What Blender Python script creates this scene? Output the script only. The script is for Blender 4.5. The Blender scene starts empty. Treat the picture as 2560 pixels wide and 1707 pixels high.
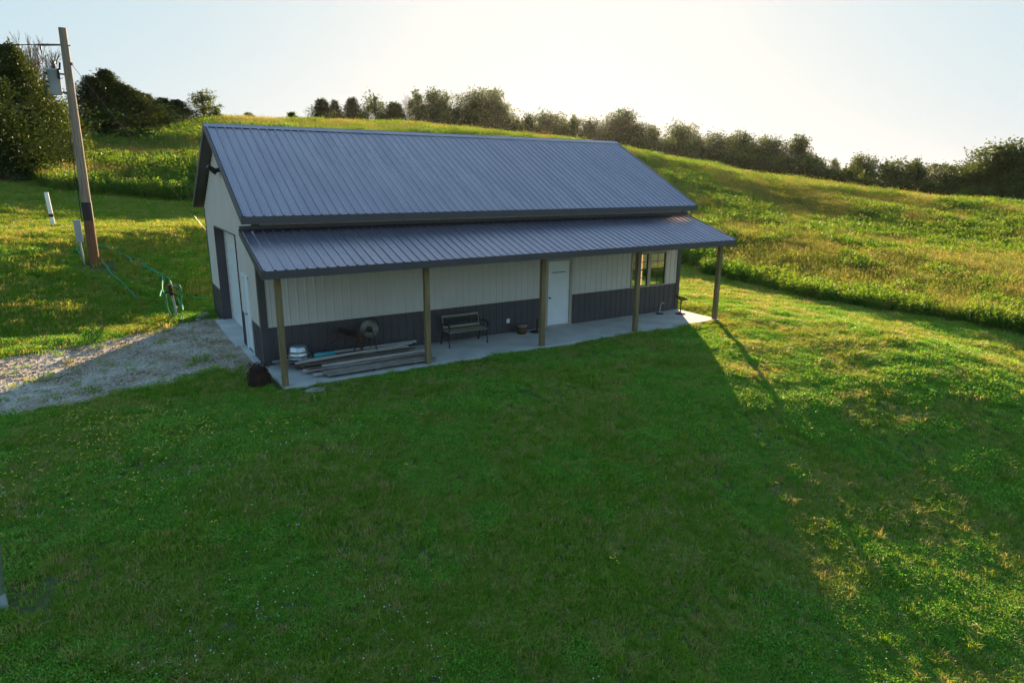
import bpy, math, random
import numpy as np
from mathutils import Vector, Matrix, Euler
R = math.radians
random.seed(7)
rng = np.random.default_rng(7)
sc = bpy.context.scene
col = sc.collection

# ------------------------------------------------------------------ camera
CAM = np.array([-3.0681, -16.7116, 4.7573]); YAW, PIT, ROL, FPX = 0.5604, -0.2517, 0.008, 1613.1
cF = np.array([math.sin(YAW)*math.cos(PIT), math.cos(YAW)*math.cos(PIT), math.sin(PIT)])
cR = np.cross(cF, [0, 0, 1]); cR /= np.linalg.norm(cR); cU = np.cross(cR, cF)
cR, cU = math.cos(ROL)*cR + math.sin(ROL)*cU, -math.sin(ROL)*cR + math.cos(ROL)*cU
cam = bpy.data.cameras.new("camera"); camo = bpy.data.objects.new("camera", cam); col.objects.link(camo)
camo.matrix_world = Matrix(((cR[0], cU[0], -cF[0], CAM[0]), (cR[1], cU[1], -cF[1], CAM[1]), (cR[2], cU[2], -cF[2], CAM[2]), (0, 0, 0, 1)))
cam.sensor_width = 36; cam.lens = FPX/2560*36; cam.clip_start = 0.1; cam.clip_end = 12000
sc.camera = camo

# ------------------------------------------------------------------ sky, sun, exposure
SUN_AZ, SUN_EL = 36.9, 12.2          # azimuth from +Y towards +X
w = bpy.data.worlds.new("World"); sc.world = w; w.use_nodes = True
nt = w.node_tree; nt.nodes.clear()
sky = nt.nodes.new('ShaderNodeTexSky'); sky.sky_type = 'NISHITA'; sky.sun_disc = False
sky.sun_elevation = R(SUN_EL); sky.sun_rotation = R(SUN_AZ); sky.dust_density = 1.2; sky.air_density = 1.0; sky.ozone_density = 1.5
bg = nt.nodes.new('ShaderNodeBackground'); bg.inputs[1].default_value = 0.15
out = nt.nodes.new('ShaderNodeOutputWorld')
def vm(op, a, b=None):
    n = nt.nodes.new('ShaderNodeVectorMath'); n.operation = op
    nt.links.new(a, n.inputs[0])
    if b is not None:
        if isinstance(b, tuple): n.inputs[1].default_value = b
        else: nt.links.new(b, n.inputs[1])
    return n.outputs[0]
# the camera's high-dynamic-range response to a very bright sky: c / (1 + c/k)
hsv = nt.nodes.new('ShaderNodeHueSaturation'); hsv.inputs['Saturation'].default_value = 1.0
nt.links.new(sky.outputs[0], hsv.inputs['Color'])
pw = vm('POWER', vm('MAXIMUM', hsv.outputs[0], (0.001, 0.001, 0.001)), (0.65, 0.65, 0.65))
res = vm('MULTIPLY', vm('DIVIDE', pw, vm('ADD', pw, (2.9, 1.2, 0.25))), (1.62, 1.38, 1.17))
nt.links.new(res, bg.inputs[0]); nt.links.new(bg.outputs[0], out.inputs[0])
sl = bpy.data.lights.new("sun", 'SUN'); sl.energy = 3.6; sl.angle = R(0.6); sl.color = (1.0, 0.72, 0.43)
so = bpy.data.objects.new("sun", sl); col.objects.link(so)
sd = Vector((math.sin(R(SUN_AZ))*math.cos(R(SUN_EL)), math.cos(R(SUN_AZ))*math.cos(R(SUN_EL)), math.sin(R(SUN_EL))))
so.rotation_euler = sd.to_track_quat('Z', 'Y').to_euler(); so.location = (20, 25, 30)
sc.view_settings.view_transform = 'Standard'; sc.view_settings.look = 'None'
sc.view_settings.exposure = 2.4; sc.view_settings.gamma = 1.0
sc.cycles.max_bounces = 6; sc.cycles.diffuse_bounces = 3; sc.cycles.transmission_bounces = 4; sc.cycles.transparent_max_bounces = 8
sc.cycles.volume_bounces = 0; sc.cycles.use_denoising = True; sc.cycles.denoising_prefilter = 'ACCURATE'

# ------------------------------------------------------------------ materials
def newmat(name):
    m = bpy.data.materials.new(name); m.use_nodes = True
    t = m.node_tree; b = t.nodes['Principled BSDF']
    return m, t, b
def mat(name, c1, c2=None, rough=0.7, metal=0.0, scale=4.0, bump=0.0, bscale=40.0, stretch=(1, 1, 1), spec=0.5, detail=5.0, lo=0.35, hi=0.65, coord='Object'):
    m, t, b = newmat(name)
    b.inputs['Roughness'].default_value = rough; b.inputs['Metallic'].default_value = metal
    b.inputs['Specular IOR Level'].default_value = spec
    tc = t.nodes.new('ShaderNodeTexCoord'); mp = t.nodes.new('ShaderNodeMapping'); mp.inputs['Scale'].default_value = stretch
    t.links.new(tc.outputs[coord], mp.inputs[0])
    n = t.nodes.new('ShaderNodeTexNoise'); n.inputs['Scale'].default_value = scale; n.inputs['Detail'].default_value = detail
    t.links.new(mp.outputs[0], n.inputs[0])
    r = t.nodes.new('ShaderNodeValToRGB')
    c2 = c2 or tuple(x*0.8 for x in c1)
    r.color_ramp.elements[0].color = (*c1, 1); r.color_ramp.elements[1].color = (*c2, 1)
    r.color_ramp.elements[0].position = lo; r.color_ramp.elements[1].position = hi
    t.links.new(n.outputs[0], r.inputs[0]); t.links.new(r.outputs[0], b.inputs['Base Color'])
    if bump:
        n2 = t.nodes.new('ShaderNodeTexNoise'); n2.inputs['Scale'].default_value = bscale; n2.inputs['Detail'].default_value = 4
        t.links.new(mp.outputs[0], n2.inputs[0])
        bp = t.nodes.new('ShaderNodeBump'); bp.inputs['Strength'].default_value = bump; bp.inputs['Distance'].default_value = 0.02
        t.links.new(n2.outputs[0], bp.inputs['Height']); t.links.new(bp.outputs[0], b.inputs['Normal'])
    return m
def leafmat(name, c1, c2, trans=0.4, tcol=None, big=0.15, rnd=0.35, rough=0.6, spec=0.25, c3=None, pscale=None):
    """foliage: diffuse + translucent; colour varies by place (noise) and by plant (random)"""
    m, t, b = newmat(name)
    geo = t.nodes.new('ShaderNodeNewGeometry'); oi = t.nodes.new('ShaderNodeObjectInfo')
    n = t.nodes.new('ShaderNodeTexNoise'); n.inputs['Scale'].default_value = big; n.inputs['Detail'].default_value = 6; n.inputs['Roughness'].default_value = 0.65
    t.links.new(geo.outputs['Position'], n.inputs[0])
    ad = t.nodes.new('ShaderNodeMath'); ad.operation = 'MULTIPLY_ADD'; ad.inputs[1].default_value = rnd
    sb = t.nodes.new('ShaderNodeMath'); sb.operation = 'SUBTRACT'; sb.inputs[1].default_value = 0.5
    t.links.new(oi.outputs['Random'], sb.inputs[0]); t.links.new(sb.outputs[0], ad.inputs[0]); t.links.new(n.outputs[0], ad.inputs[2])
    r = t.nodes.new('ShaderNodeValToRGB'); t.links.new(ad.outputs[0], r.inputs[0])
    r.color_ramp.elements[0].color = (*c1, 1); r.color_ramp.elements[0].position = 0.34
    r.color_ramp.elements[1].color = (*c2, 1); r.color_ramp.elements[1].position = 0.62
    if c3:
        e = r.color_ramp.elements.new(0.74); e.color = (*c3, 1)
    b.inputs['Roughness'].default_value = rough; b.inputs['Specular IOR Level'].default_value = spec
    t.links.new(r.outputs[0], b.inputs['Base Color'])
    tr = t.nodes.new('ShaderNodeBsdfTranslucent')
    mx = t.nodes.new('ShaderNodeMixRGB'); mx.blend_type = 'MULTIPLY'; mx.inputs[0].default_value = 1
    mx.inputs[2].default_value = (*(tcol or (2.2, 2.0, 0.7)), 1)
    t.links.new(r.outputs[0], mx.inputs[1]); t.links.new(mx.outputs[0], tr.inputs[0])
    ms = t.nodes.new('ShaderNodeMixShader'); ms.inputs[0].default_value = trans
    t.links.new(b.outputs[0], ms.inputs[1]); t.links.new(tr.outputs[0], ms.inputs[2])
    t.links.new(ms.outputs[0], t.nodes['Material Output'].inputs[0])
    return m

M = {}
M['roof'] = mat('roof paint', (0.32, 0.285, 0.34), (0.265, 0.24, 0.30), rough=0.27, metal=0.65, scale=0.9, spec=0.6, bump=0.14, bscale=1.6, stretch=(2.6, 0.5, 0.5), detail=8)
M['trim'] = mat('charcoal trim', (0.07, 0.062, 0.07), (0.06, 0.053, 0.06), rough=0.45, scale=2)
M['wains'] = mat('charcoal wall panel', (0.075, 0.066, 0.072), (0.065, 0.057, 0.062), rough=0.5, scale=2, bump=0.03, bscale=3)
M['wall'] = mat('pale grey wall panel', (0.60, 0.56, 0.53), (0.56, 0.52, 0.49), rough=0.5, scale=1.5, bump=0.03, bscale=3)
M['liner'] = mat('interior liner', (0.45, 0.42, 0.36), (0.4, 0.37, 0.3), rough=0.8)
M['white'] = mat('white paint', (0.74, 0.77, 0.80), (0.68, 0.72, 0.76), rough=0.4, scale=3)
M['doorframe'] = mat('door frame', (0.42, 0.36, 0.28), (0.36, 0.3, 0.23), rough=0.6, scale=3)
M['post'] = mat('treated timber', (0.25, 0.18, 0.09), (0.15, 0.11, 0.05), rough=0.8, scale=3, stretch=(6, 6, 0.5), bump=0.3, bscale=8)
M['concrete'] = mat('concrete', (0.50, 0.50, 0.48), (0.40, 0.40, 0.385), rough=0.85, scale=1.6, bump=0.15, bscale=30, detail=8)
M['woodpole'] = mat('utility pole wood', (0.34, 0.27, 0.20), (0.17, 0.125, 0.09), rough=0.85, scale=5, stretch=(5, 5, 0.25), bump=0.5, bscale=12)
M['woodpole_low'] = mat('stained pole wood', (0.20, 0.095, 0.04), (0.10, 0.05, 0.025), rough=0.85, scale=5, stretch=(5, 5, 0.3), bump=0.5, bscale=12)
M['black'] = mat('black', (0.015, 0.015, 0.016), rough=0.6)
M['castiron'] = mat('black cast iron', (0.018, 0.018, 0.018), (0.03, 0.027, 0.024), rough=0.5, scale=20)
M['rust'] = mat('rusty iron', (0.09, 0.035, 0.02), (0.035, 0.02, 0.016), rough=0.9, scale=9, bump=0.3)
M['darkrust'] = mat('dark rusty wire', (0.09, 0.04, 0.025), (0.035, 0.02, 0.014), rough=0.95, scale=9)
M['rustred'] = mat('red rusty paint', (0.07, 0.024, 0.018), (0.035, 0.018, 0.014), rough=0.8, scale=9, bump=0.2)
M['stone'] = mat('pale grinding stone', (0.22, 0.20, 0.17), (0.10, 0.09, 0.075), rough=0.9, scale=8, bump=0.3)
M['pebble'] = mat('pebble', (0.50, 0.45, 0.38), (0.34, 0.30, 0.25), rough=0.9, scale=9, coord='Generated')
M['rock'] = mat('field rock', (0.36, 0.33, 0.27), (0.18, 0.15, 0.12), rough=0.9, scale=5, bump=0.5, bscale=14)
M['oldwood'] = mat('weathered board', (0.34, 0.31, 0.28), (0.15, 0.125, 0.11), rough=0.85, scale=6, stretch=(0.5, 9, 9), bump=0.4, bscale=10)
M['brownwood'] = mat('brown weathered board', (0.20, 0.135, 0.10), (0.09, 0.06, 0.05), rough=0.85, scale=6, stretch=(0.5, 9, 9), bump=0.4, bscale=10)
M['palewood'] = mat('pale board', (0.55, 0.52, 0.48), (0.33, 0.3, 0.28), rough=0.85, scale=6, stretch=(0.5, 9, 9), bump=0.4, bscale=10)
M['benchwood'] = mat('bench slat', (0.30, 0.26, 0.19), (0.17, 0.14, 0.10), rough=0.75, scale=5, stretch=(0.6, 8, 8), bump=0.2)
M['galv'] = mat('galvanised steel', (0.60, 0.64, 0.68), (0.42, 0.46, 0.5), rough=0.3, metal=0.85, scale=7)
M['xfmr'] = mat('transformer paint', (0.30, 0.34, 0.37), (0.26, 0.3, 0.33), rough=0.45, scale=3)
M['cyan'] = mat('turquoise plastic', (0.05, 0.42, 0.50), (0.04, 0.36, 0.45), rough=0.4)
M['hose'] = mat('green hose rubber', (0.03, 0.30, 0.16), (0.02, 0.24, 0.13), rough=0.75, spec=0.2)
M['pvc'] = mat('pvc pipe', (0.36, 0.4, 0.42), (0.28, 0.32, 0.34), rough=0.4)
M['porcelain'] = mat('brown porcelain', (0.10, 0.05, 0.035), rough=0.25)
M['wire'] = mat('wire', (0.05, 0.05, 0.055), rough=0.8, spec=0.2)
M['dark'] = mat('dark cable', (0.03, 0.03, 0.032), rough=0.9, spec=0.1)
M['orange'] = mat('orange guard', (0.45, 0.16, 0.05), rough=0.6)
M['bark'] = mat('bark', (0.10, 0.078, 0.058), (0.055, 0.042, 0.033), rough=0.95, scale=3, stretch=(3, 3, 0.6))
M['barebark'] = mat('dead grey bark', (0.22, 0.19, 0.16), (0.14, 0.12, 0.10), rough=0.95, scale=3)
M['basket'] = mat('woven brown keg', (0.16, 0.095, 0.045), (0.09, 0.055, 0.025), rough=0.8, scale=12, bump=0.4)
def glassmat():
    m = bpy.data.materials.new('window glass'); m.use_nodes = True; t = m.node_tree; t.nodes.clear()
    o = t.nodes.new('ShaderNodeOutputMaterial'); g = t.nodes.new('ShaderNodeBsdfGlossy'); g.inputs['Roughness'].default_value = 0.03
    tr = t.nodes.new('ShaderNodeBsdfTransparent'); tr.inputs[0].default_value = (0.93, 0.95, 0.93, 1)
    f = t.nodes.new('ShaderNodeFresnel'); f.inputs[0].default_value = 1.45; mx = t.nodes.new('ShaderNodeMixShader')
    t.links.new(f.outputs[0], mx.inputs[0]); t.links.new(tr.outputs[0], mx.inputs[1]); t.links.new(g.outputs[0], mx.inputs[2]); t.links.new(mx.outputs[0], o.inputs[0])
    return m
M['glass'] = glassmat()
# foliage
M['lawn'] = leafmat('lawn blades', (0.155, 0.345, 0.026), (0.27, 0.43, 0.05), trans=0.45, tcol=(1.35, 0.95, 0.4), big=0.6, rnd=0.85, c3=(0.38, 0.40, 0.14))
M['darkweed'] = leafmat('clover leaves', (0.10, 0.30, 0.03), (0.19, 0.40, 0.05), trans=0.3, tcol=(1.6, 1.4, 0.5), big=1.0, rnd=0.8)
M['tall'] = leafmat('tall grass', (0.065, 0.13, 0.02), (0.12, 0.17, 0.032), trans=0.5, tcol=(1.75, 1.65, 0.5), big=0.3, rnd=0.6, c3=(0.17, 0.17, 0.06))
M['seed'] = leafmat('seed heads', (0.19, 0.19, 0.07), (0.25, 0.23, 0.10), trans=0.5, tcol=(1.7, 1.5, 0.8), big=0.2)
M['weed'] = leafmat('broad weeds', (0.05, 0.12, 0.02), (0.10, 0.17, 0.03), trans=0.45, tcol=(2.3, 2.1, 0.5), big=0.2, rnd=0.5)
M['goldenrod'] = leafmat('yellow flower heads', (0.45, 0.36, 0.05), (0.55, 0.45, 0.08), trans=0.4, tcol=(1.5, 1.4, 0.8))
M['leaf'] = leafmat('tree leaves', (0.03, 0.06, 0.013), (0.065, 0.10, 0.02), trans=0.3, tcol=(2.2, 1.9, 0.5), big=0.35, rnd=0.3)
M['leafbright'] = leafmat('bright green tree leaves', (0.06, 0.11, 0.015), (0.11, 0.16, 0.025), trans=0.4, tcol=(2.2, 1.9, 0.5), big=0.4)  # lighter leaf green for the bright tree and bush
M['cedar'] = leafmat('cedar foliage', (0.022, 0.045, 0.012), (0.05, 0.078, 0.018), trans=0.16, tcol=(2.2, 1.9, 0.6), big=0.5, rnd=0.25)
M['petal'] = mat('yellow petals', (0.62, 0.52, 0.03), (0.55, 0.42, 0.02), rough=0.6)
M['clover'] = mat('white clover', (0.6, 0.6, 0.52), (0.5, 0.52, 0.42), rough=0.7)

# ------------------------------------------------------------------ helpers
def tag(o, label=None, cat=None, group=None, kind=None):
    if label: o['label'] = label
    if cat: o['category'] = cat
    if group: o['group'] = group
    if kind: o['kind'] = kind
    return o
def empty(name, loc=(0, 0, 0), rz=0.0):
    o = bpy.data.objects.new(name, None); o.empty_display_size = 0.2; col.objects.link(o)
    o.location = loc; o.rotation_euler = (0, 0, rz); return o
def npmesh(name, V, Fc, mats, smooth=False, midx=None):
    """V (n,3), Fc list of (k, m) index arrays"""
    me = bpy.data.meshes.new(name)
    V = np.asarray(V, dtype=np.float32)
    arrs = [np.asarray(f, dtype=np.int32) for f in Fc if len(f)]
    me.vertices.add(len(V)); me.vertices.foreach_set('co', V.ravel())
    loops = np.concatenate([a.ravel() for a in arrs]); tot = np.concatenate([np.full(len(a), a.shape[1], np.int32) for a in arrs])
    me.loops.add(len(loops)); me.loops.foreach_set('vertex_index', loops)
    me.polygons.add(len(tot)); st = np.concatenate([[0], np.cumsum(tot)[:-1]]).astype(np.int32)
    me.polygons.foreach_set('loop_start', st); me.polygons.foreach_set('loop_total', tot)
    if smooth: me.polygons.foreach_set('use_smooth', np.ones(len(tot), bool))
    for m in (mats if isinstance(mats, (list, tuple)) else [mats]): me.materials.append(m)
    if midx is not None: me.polygons.foreach_set('material_index', np.asarray(midx, np.int32))
    me.update(calc_edges=True); me.validate()
    return me
def link(name, me, parent=None, loc=None, rot=None):
    o = bpy.data.objects.new(name, me); col.objects.link(o)
    if parent: o.parent = parent
    if loc is not None: o.location = loc
    if rot is not None: o.rotation_euler = rot
    return o
class MB:
    def __init__(s): s.v = []; s.f = []; s.sm = []
    def add(s, vs, fs, smooth=False):
        b = len(s.v); s.v += [tuple(v) for v in vs]; s.f += [tuple(b+i for i in f) for f in fs]; s.sm += [smooth]*len(fs); return s
    def box(s, a, b, Mx=None):
        (x0, y0, z0), (x1, y1, z1) = a, b
        vs = [(x0, y0, z0), (x1, y0, z0), (x1, y1, z0), (x0, y1, z0), (x0, y0, z1), (x1, y0, z1), (x1, y1, z1), (x0, y1, z1)]
        if Mx is not None: vs = [Mx @ Vector(v) for v in vs]
        return s.add(vs, [(0, 3, 2, 1), (4, 5, 6, 7), (0, 1, 5, 4), (1, 2, 6, 5), (2, 3, 7, 6), (3, 0, 4, 7)])
    def bar(s, p, q, wx, wz):
        """square bar between two points"""
        p, q = Vector(p), Vector(q); d = (q-p); L = d.length; m = d.to_track_quat('X', 'Z').to_matrix().to_4x4(); m.translation = p
        return s.box((0, -wx/2, -wz/2), (L, wx/2, wz/2), m)
    def tube(s, pts, r, n=8, caps=True, smooth=True):
        pts = [Vector(p) for p in pts]; k = len(pts); rs = r if isinstance(r, (list, tuple)) else [r]*k
        t0 = (pts[1]-pts[0]).normalized(); a = t0.orthogonal().normalized(); vs = []; T = t0
        for i, p in enumerate(pts):
            t = ((pts[min(i+1, k-1)]-pts[i]).normalized() + (pts[i]-pts[max(i-1, 0)]).normalized())
            t = t.normalized() if t.length > 1e-6 else T
            q = T.rotation_difference(t); a = (q @ a); a = (a - t*a.dot(t)).normalized(); T = t; b = t.cross(a)
            for j in range(n):
                an = 2*math.pi*j/n; vs.append(p + (a*math.cos(an) + b*math.sin(an))*rs[i])
        fs = [(i*n+j, i*n+(j+1) % n, (i+1)*n+(j+1) % n, (i+1)*n+j) for i in range(k-1) for j in range(n)]
        s.add(vs, fs, smooth)
        if caps:
            s.add(vs[:n], [tuple(reversed(range(n)))]); s.add(vs[-n:], [tuple(range(n))])
        return s
    def lathe(s, prof, n=20, Mx=None, smooth=True):
        vs = [];
        for (r, z) in prof:
            for j in range(n):
                v = Vector((r*math.cos(2*math.pi*j/n), r*math.sin(2*math.pi*j/n), z)); vs.append(Mx @ v if Mx is not None else v)
        fs = [(i*n+j, i*n+(j+1) % n, (i+1)*n+(j+1) % n, (i+1)*n+j) for i in range(len(prof)-1) for j in range(n)]
        return s.add(vs, fs, smooth)
    def torus(s, R0, r, Mx=None, n=20, m=6):
        vs = []
        for i in range(n):
            for j in range(m):
                a, b = 2*math.pi*i/n, 2*math.pi*j/m
                v = Vector(((R0+r*math.cos(b))*math.cos(a), (R0+r*math.cos(b))*math.sin(a), r*math.sin(b))); vs.append(Mx @ v if Mx is not None else v)
        return s.add(vs, [(i*m+j, ((i+1) % n)*m+j, ((i+1) % n)*m+(j+1) % m, i*m+(j+1) % m) for i in range(n) for j in range(m)], True)
    def build(s, name, m, parent=None, loc=None, rot=None, bevel=0.0):
        me = bpy.data.meshes.new(name); me.from_pydata(s.v, [], s.f); me.materials.append(m)
        me.polygons.foreach_set('use_smooth', s.sm); me.update()
        o = link(name, me, parent, loc, rot)
        if bevel:
            b = o.modifiers.new('bevel', 'BEVEL'); b.width = bevel; b.segments = 2; b.limit_method = 'ANGLE'
        return o
def copy_tree(o, parent=None):
    c = o.copy(); col.objects.link(c)
    if parent: c.parent = parent
    for ch in list(o.children): copy_tree(ch, c)
    return c
# value noise
_P = np.random.default_rng(3).random((256, 256))
def vnoise(x, y, s=1.0, o=0):
    x = np.asarray(x)/s + 17.3*o + 500; y = np.asarray(y)/s + 9.1*o + 500
    xi = np.floor(x).astype(int); yi = np.floor(y).astype(int); fx = x-xi; fy = y-yi; fx = fx*fx*(3-2*fx); fy = fy*fy*(3-2*fy)
    g = lambda a, b: _P[a % 256, b % 256]
    return (g(xi, yi)*(1-fx)+g(xi+1, yi)*fx)*(1-fy)+(g(xi, yi+1)*(1-fx)+g(xi+1, yi+1)*fx)*fy
def fbm(x, y, s=1.0, o=0, n=4):
    return sum(vnoise(x, y, s/2**k, o+k)*0.5**k for k in range(n))/sum(0.5**k for k in range(n))
def sstep(a, b, x): t = np.clip((np.asarray(x, float)-a)/(b-a), 0, 1); return t*t*(3-2*t)

# ------------------------------------------------------------------ terrain height
def P(az, d): return (CAM[0]+d*math.sin(R(az)), CAM[1]+d*math.cos(R(az)))
ctrl = []
def cp(x, y, z): ctrl.append((x, y, z))
def ca(az, d, z): x, y = P(az, d); ctrl.append((x, y, z))
for x in (-0.6, 5, 10, 15.2):                                   # building pad
    for y in (-2.2, 3, 8.8): cp(x, y, -0.07 if y < 8 else -0.12)
for x in (-1, 5, 10, 15, 19):                                   # lawn in front
    cp(x, -6.2, -0.28 if x < 12 else -0.36)
    k_ = 1.0 if x < 12 else 0.78
    cp(x, -8.5, -0.80*k_); cp(x, -11, -1.42*k_); cp(x, -13.5, -1.90); cp(x, -20, -2.5)
for y in (-6.6, -11, -16): cp(-8, y, {-6.6: -0.6, -11: -1.45, -16: -2.0}[y]); cp(-16, y, -2.0)
cp(22, -9.5, -1.3)
for x, y in ((-3, -0.5), (-3, 5.5), (-6, -1), (-6, 4.5), (-10, 1), (-14, -1)): cp(x, y, -0.12 if x > -9 else -0.4)
cp(-1.3, 7.9, 0.0); cp(1, 9.6, -0.05); cp(6, 10, -0.1); cp(12, 10, -0.15)
cp(-3.5, 12, 1.35); cp(0, 12, 1.0); cp(4, 13, 0.9); cp(8, 13.5, 0.7)
cp(-2, 14.6, 2.12); cp(2, 14.8, 2.05); cp(6, 15.5, 1.8); cp(-8, 13.6, 2.15); cp(-10, 8.5, 0.8); cp(12, 17, 1.1)
cp(-8, 19, 2.25); cp(-2, 19.5, 2.2); cp(3, 19.5, 2.1); cp(-2, 23, 2.45); cp(5, 23, 2.3); cp(20, 14, -0.1); cp(20, 6, -0.35)
cp(24.5, 8, -0.4); cp(24.5, 0, -0.75); cp(21, -6, -0.75); cp(26, -8, -1.0); cp(22, -12, -1.6); cp(30, -14, -1.6)
ca(2, 45, 3.2); ca(2, 58, 5.3); ca(2, 72, 7.3); ca(-3, 45, 3.4); ca(-4, 60, 5.0); ca(-1, 75, 7.5); ca(-10, 50, 4.0); ca(-12, 80, 6.5)
ca(7.6, 55, 5.2); ca(7.6, 85, 9.8); ca(16, 50, 4.0); ca(16, 88, 10.3); ca(24, 50, 3.2); ca(24, 90, 10.2); ca(33, 55, 3.0); ca(33, 86, 8.6)
ca(42, 50, 1.6); ca(42, 76, 6.3); ca(50, 45, 0.6); ca(60, 60, 0.6); ca(66, 50, -0.2); ca(72, 55, -0.6); ca(75, 35, -1.0)
def skyl(az, d, el, drop=0.75): ca(az, d, CAM[2]+d*math.tan(R(el))-drop)
SK = [(46.8, 80, 1.0), (53.3, 84, -0.03), (59.5, 88, -0.95), (65.4, 90, -1.6), (70, 92, -1.95), (78, 92, -2.6)]
for a, d, e in SK: skyl(a, d, e)
for a, z in ((-12, 5), (-4, 6), (4, 7.5), (12, 8), (20, 8), (28, 7.5), (36, 5.5), (44, 3.5), (52, 0.5), (60, -2.5), (68, -4), (78, -6)): ca(a, 118, z)
for a, z in ((-12, 4), (4, 4), (20, 4), (36, 1), (52, -5), (68, -9), (80, -9)): ca(a, 165, z)
cp(-40, 0, 1); cp(-40, -30, -1); cp(0, -40, -2); cp(40, -40, -2.5); cp(70, -30, -3)
ctrl = np.array(ctrl)
def tps_k(r2): return np.where(r2 > 1e-9, r2*np.log(np.maximum(r2, 1e-9)), 0)
_n = len(ctrl)
_K = tps_k(((ctrl[:, None, :2]-ctrl[None, :, :2])**2).sum(-1)) + np.eye(_n)*0.8
_Pm = np.hstack([np.ones((_n, 1)), ctrl[:, :2]]); _A = np.zeros((_n+3, _n+3)); _A[:_n, :_n] = _K; _A[:_n, _n:] = _Pm; _A[_n:, :_n] = _Pm.T
_W = np.linalg.solve(_A, np.concatenate([ctrl[:, 2], np.zeros(3)]))
def rawh(x, y):
    x = np.asarray(x, float); y = np.asarray(y, float); sh = x.shape; x = x.ravel(); y = y.ravel()
    o = np.empty(len(x))
    for i in range(0, len(x), 20000):
        xs, ys = x[i:i+20000], y[i:i+20000]
        r2 = (xs[:, None]-ctrl[None, :, 0])**2+(ys[:, None]-ctrl[None, :, 1])**2
        o[i:i+20000] = tps_k(r2) @ _W[:_n] + _W[_n] + _W[_n+1]*xs + _W[_n+2]*ys
    return o.reshape(sh)
def farh(x, y):
    az = np.degrees(np.arctan2(x-CAM[0], y-CAM[1])); d = np.hypot(x-CAM[0], y-CAM[1])
    h = -8 + 6*fbm(x, y, 300, 5) + 16*np.exp(-((d-520)/130)**2)*np.exp(-((az-64)/16)**2)
    return h
def inrect(x, y, x0, x1, y0, y1, m): # 1 inside, falling to 0 over m
    dx = np.maximum(np.maximum(x0-x, x-x1), 0); dy = np.maximum(np.maximum(y0-y, y-y1), 0)
    return 1-sstep(0, m, np.hypot(dx, dy))
def height(x, y, bumps=True):
    x = np.asarray(x, float); y = np.asarray(y, float)
    rr = np.hypot(x-10, y-30)
    b = sstep(140, 260, rr); xc, yc = np.clip(x, -150, 220), np.clip(y, -120, 220)
    h = rawh(xc, yc)*(1-b)+farh(x, y)*b
    pad = inrect(x, y, -0.2, 14.9, -2.2, 9.0, 1.6)
    drv = inrect(x, y, -7, 0, -0.3, 6.6, 1.8)
    h = h*(1-pad)+(-0.07)*pad
    h = h*(1-drv*0.8)+(-0.10)*drv*0.8
    if bumps:
        nb = 1-np.maximum(pad, drv)*0.75
        fld = sstep(28, 60, np.hypot(x-CAM[0], y-CAM[1]))
        h = h + nb*((fbm(x, y, 3.5, 1)-0.5)*0.08 + (fbm(x, y, 0.9, 7)-0.5)*0.05) + fld*(fbm(x, y, 14, 3)-0.5)*0.6
        # shallow mower and tyre tracks on the front slope
        q = x*0.34+y*0.94
        h = h + nb*(1-sstep(26, 34, np.hypot(x-CAM[0], y-CAM[1])))*0.006*np.sin(q*2*math.pi/1.25+fbm(x, y, 8, 2)*3)*sstep(0.35, 0.6, fbm(x, y, 6, 11))
    return h
def H(x, y): return float(height(np.array([x]), np.array([y]))[0])
def hit(u, v, up=0.0):
    """where the line of sight through photo pixel (u, v) meets the ground"""
    d = cF + cR*(u-1280)/FPX - cU*(v-853.5)/FPX
    t = np.linspace(4, 140, 1400); pts = CAM[None]+t[:, None]*d[None]
    hh = height(pts[:, 0], pts[:, 1])+up; k = np.argmax(pts[:, 2] < hh)
    a, b = pts[max(k-1, 0)], pts[k]; da, db = a[2]-hh[max(k-1, 0)], b[2]-hh[k]
    f = da/(da-db) if da != db else 0; p = a+(b-a)*f
    return Vector((p[0], p[1], p[2]))

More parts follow.
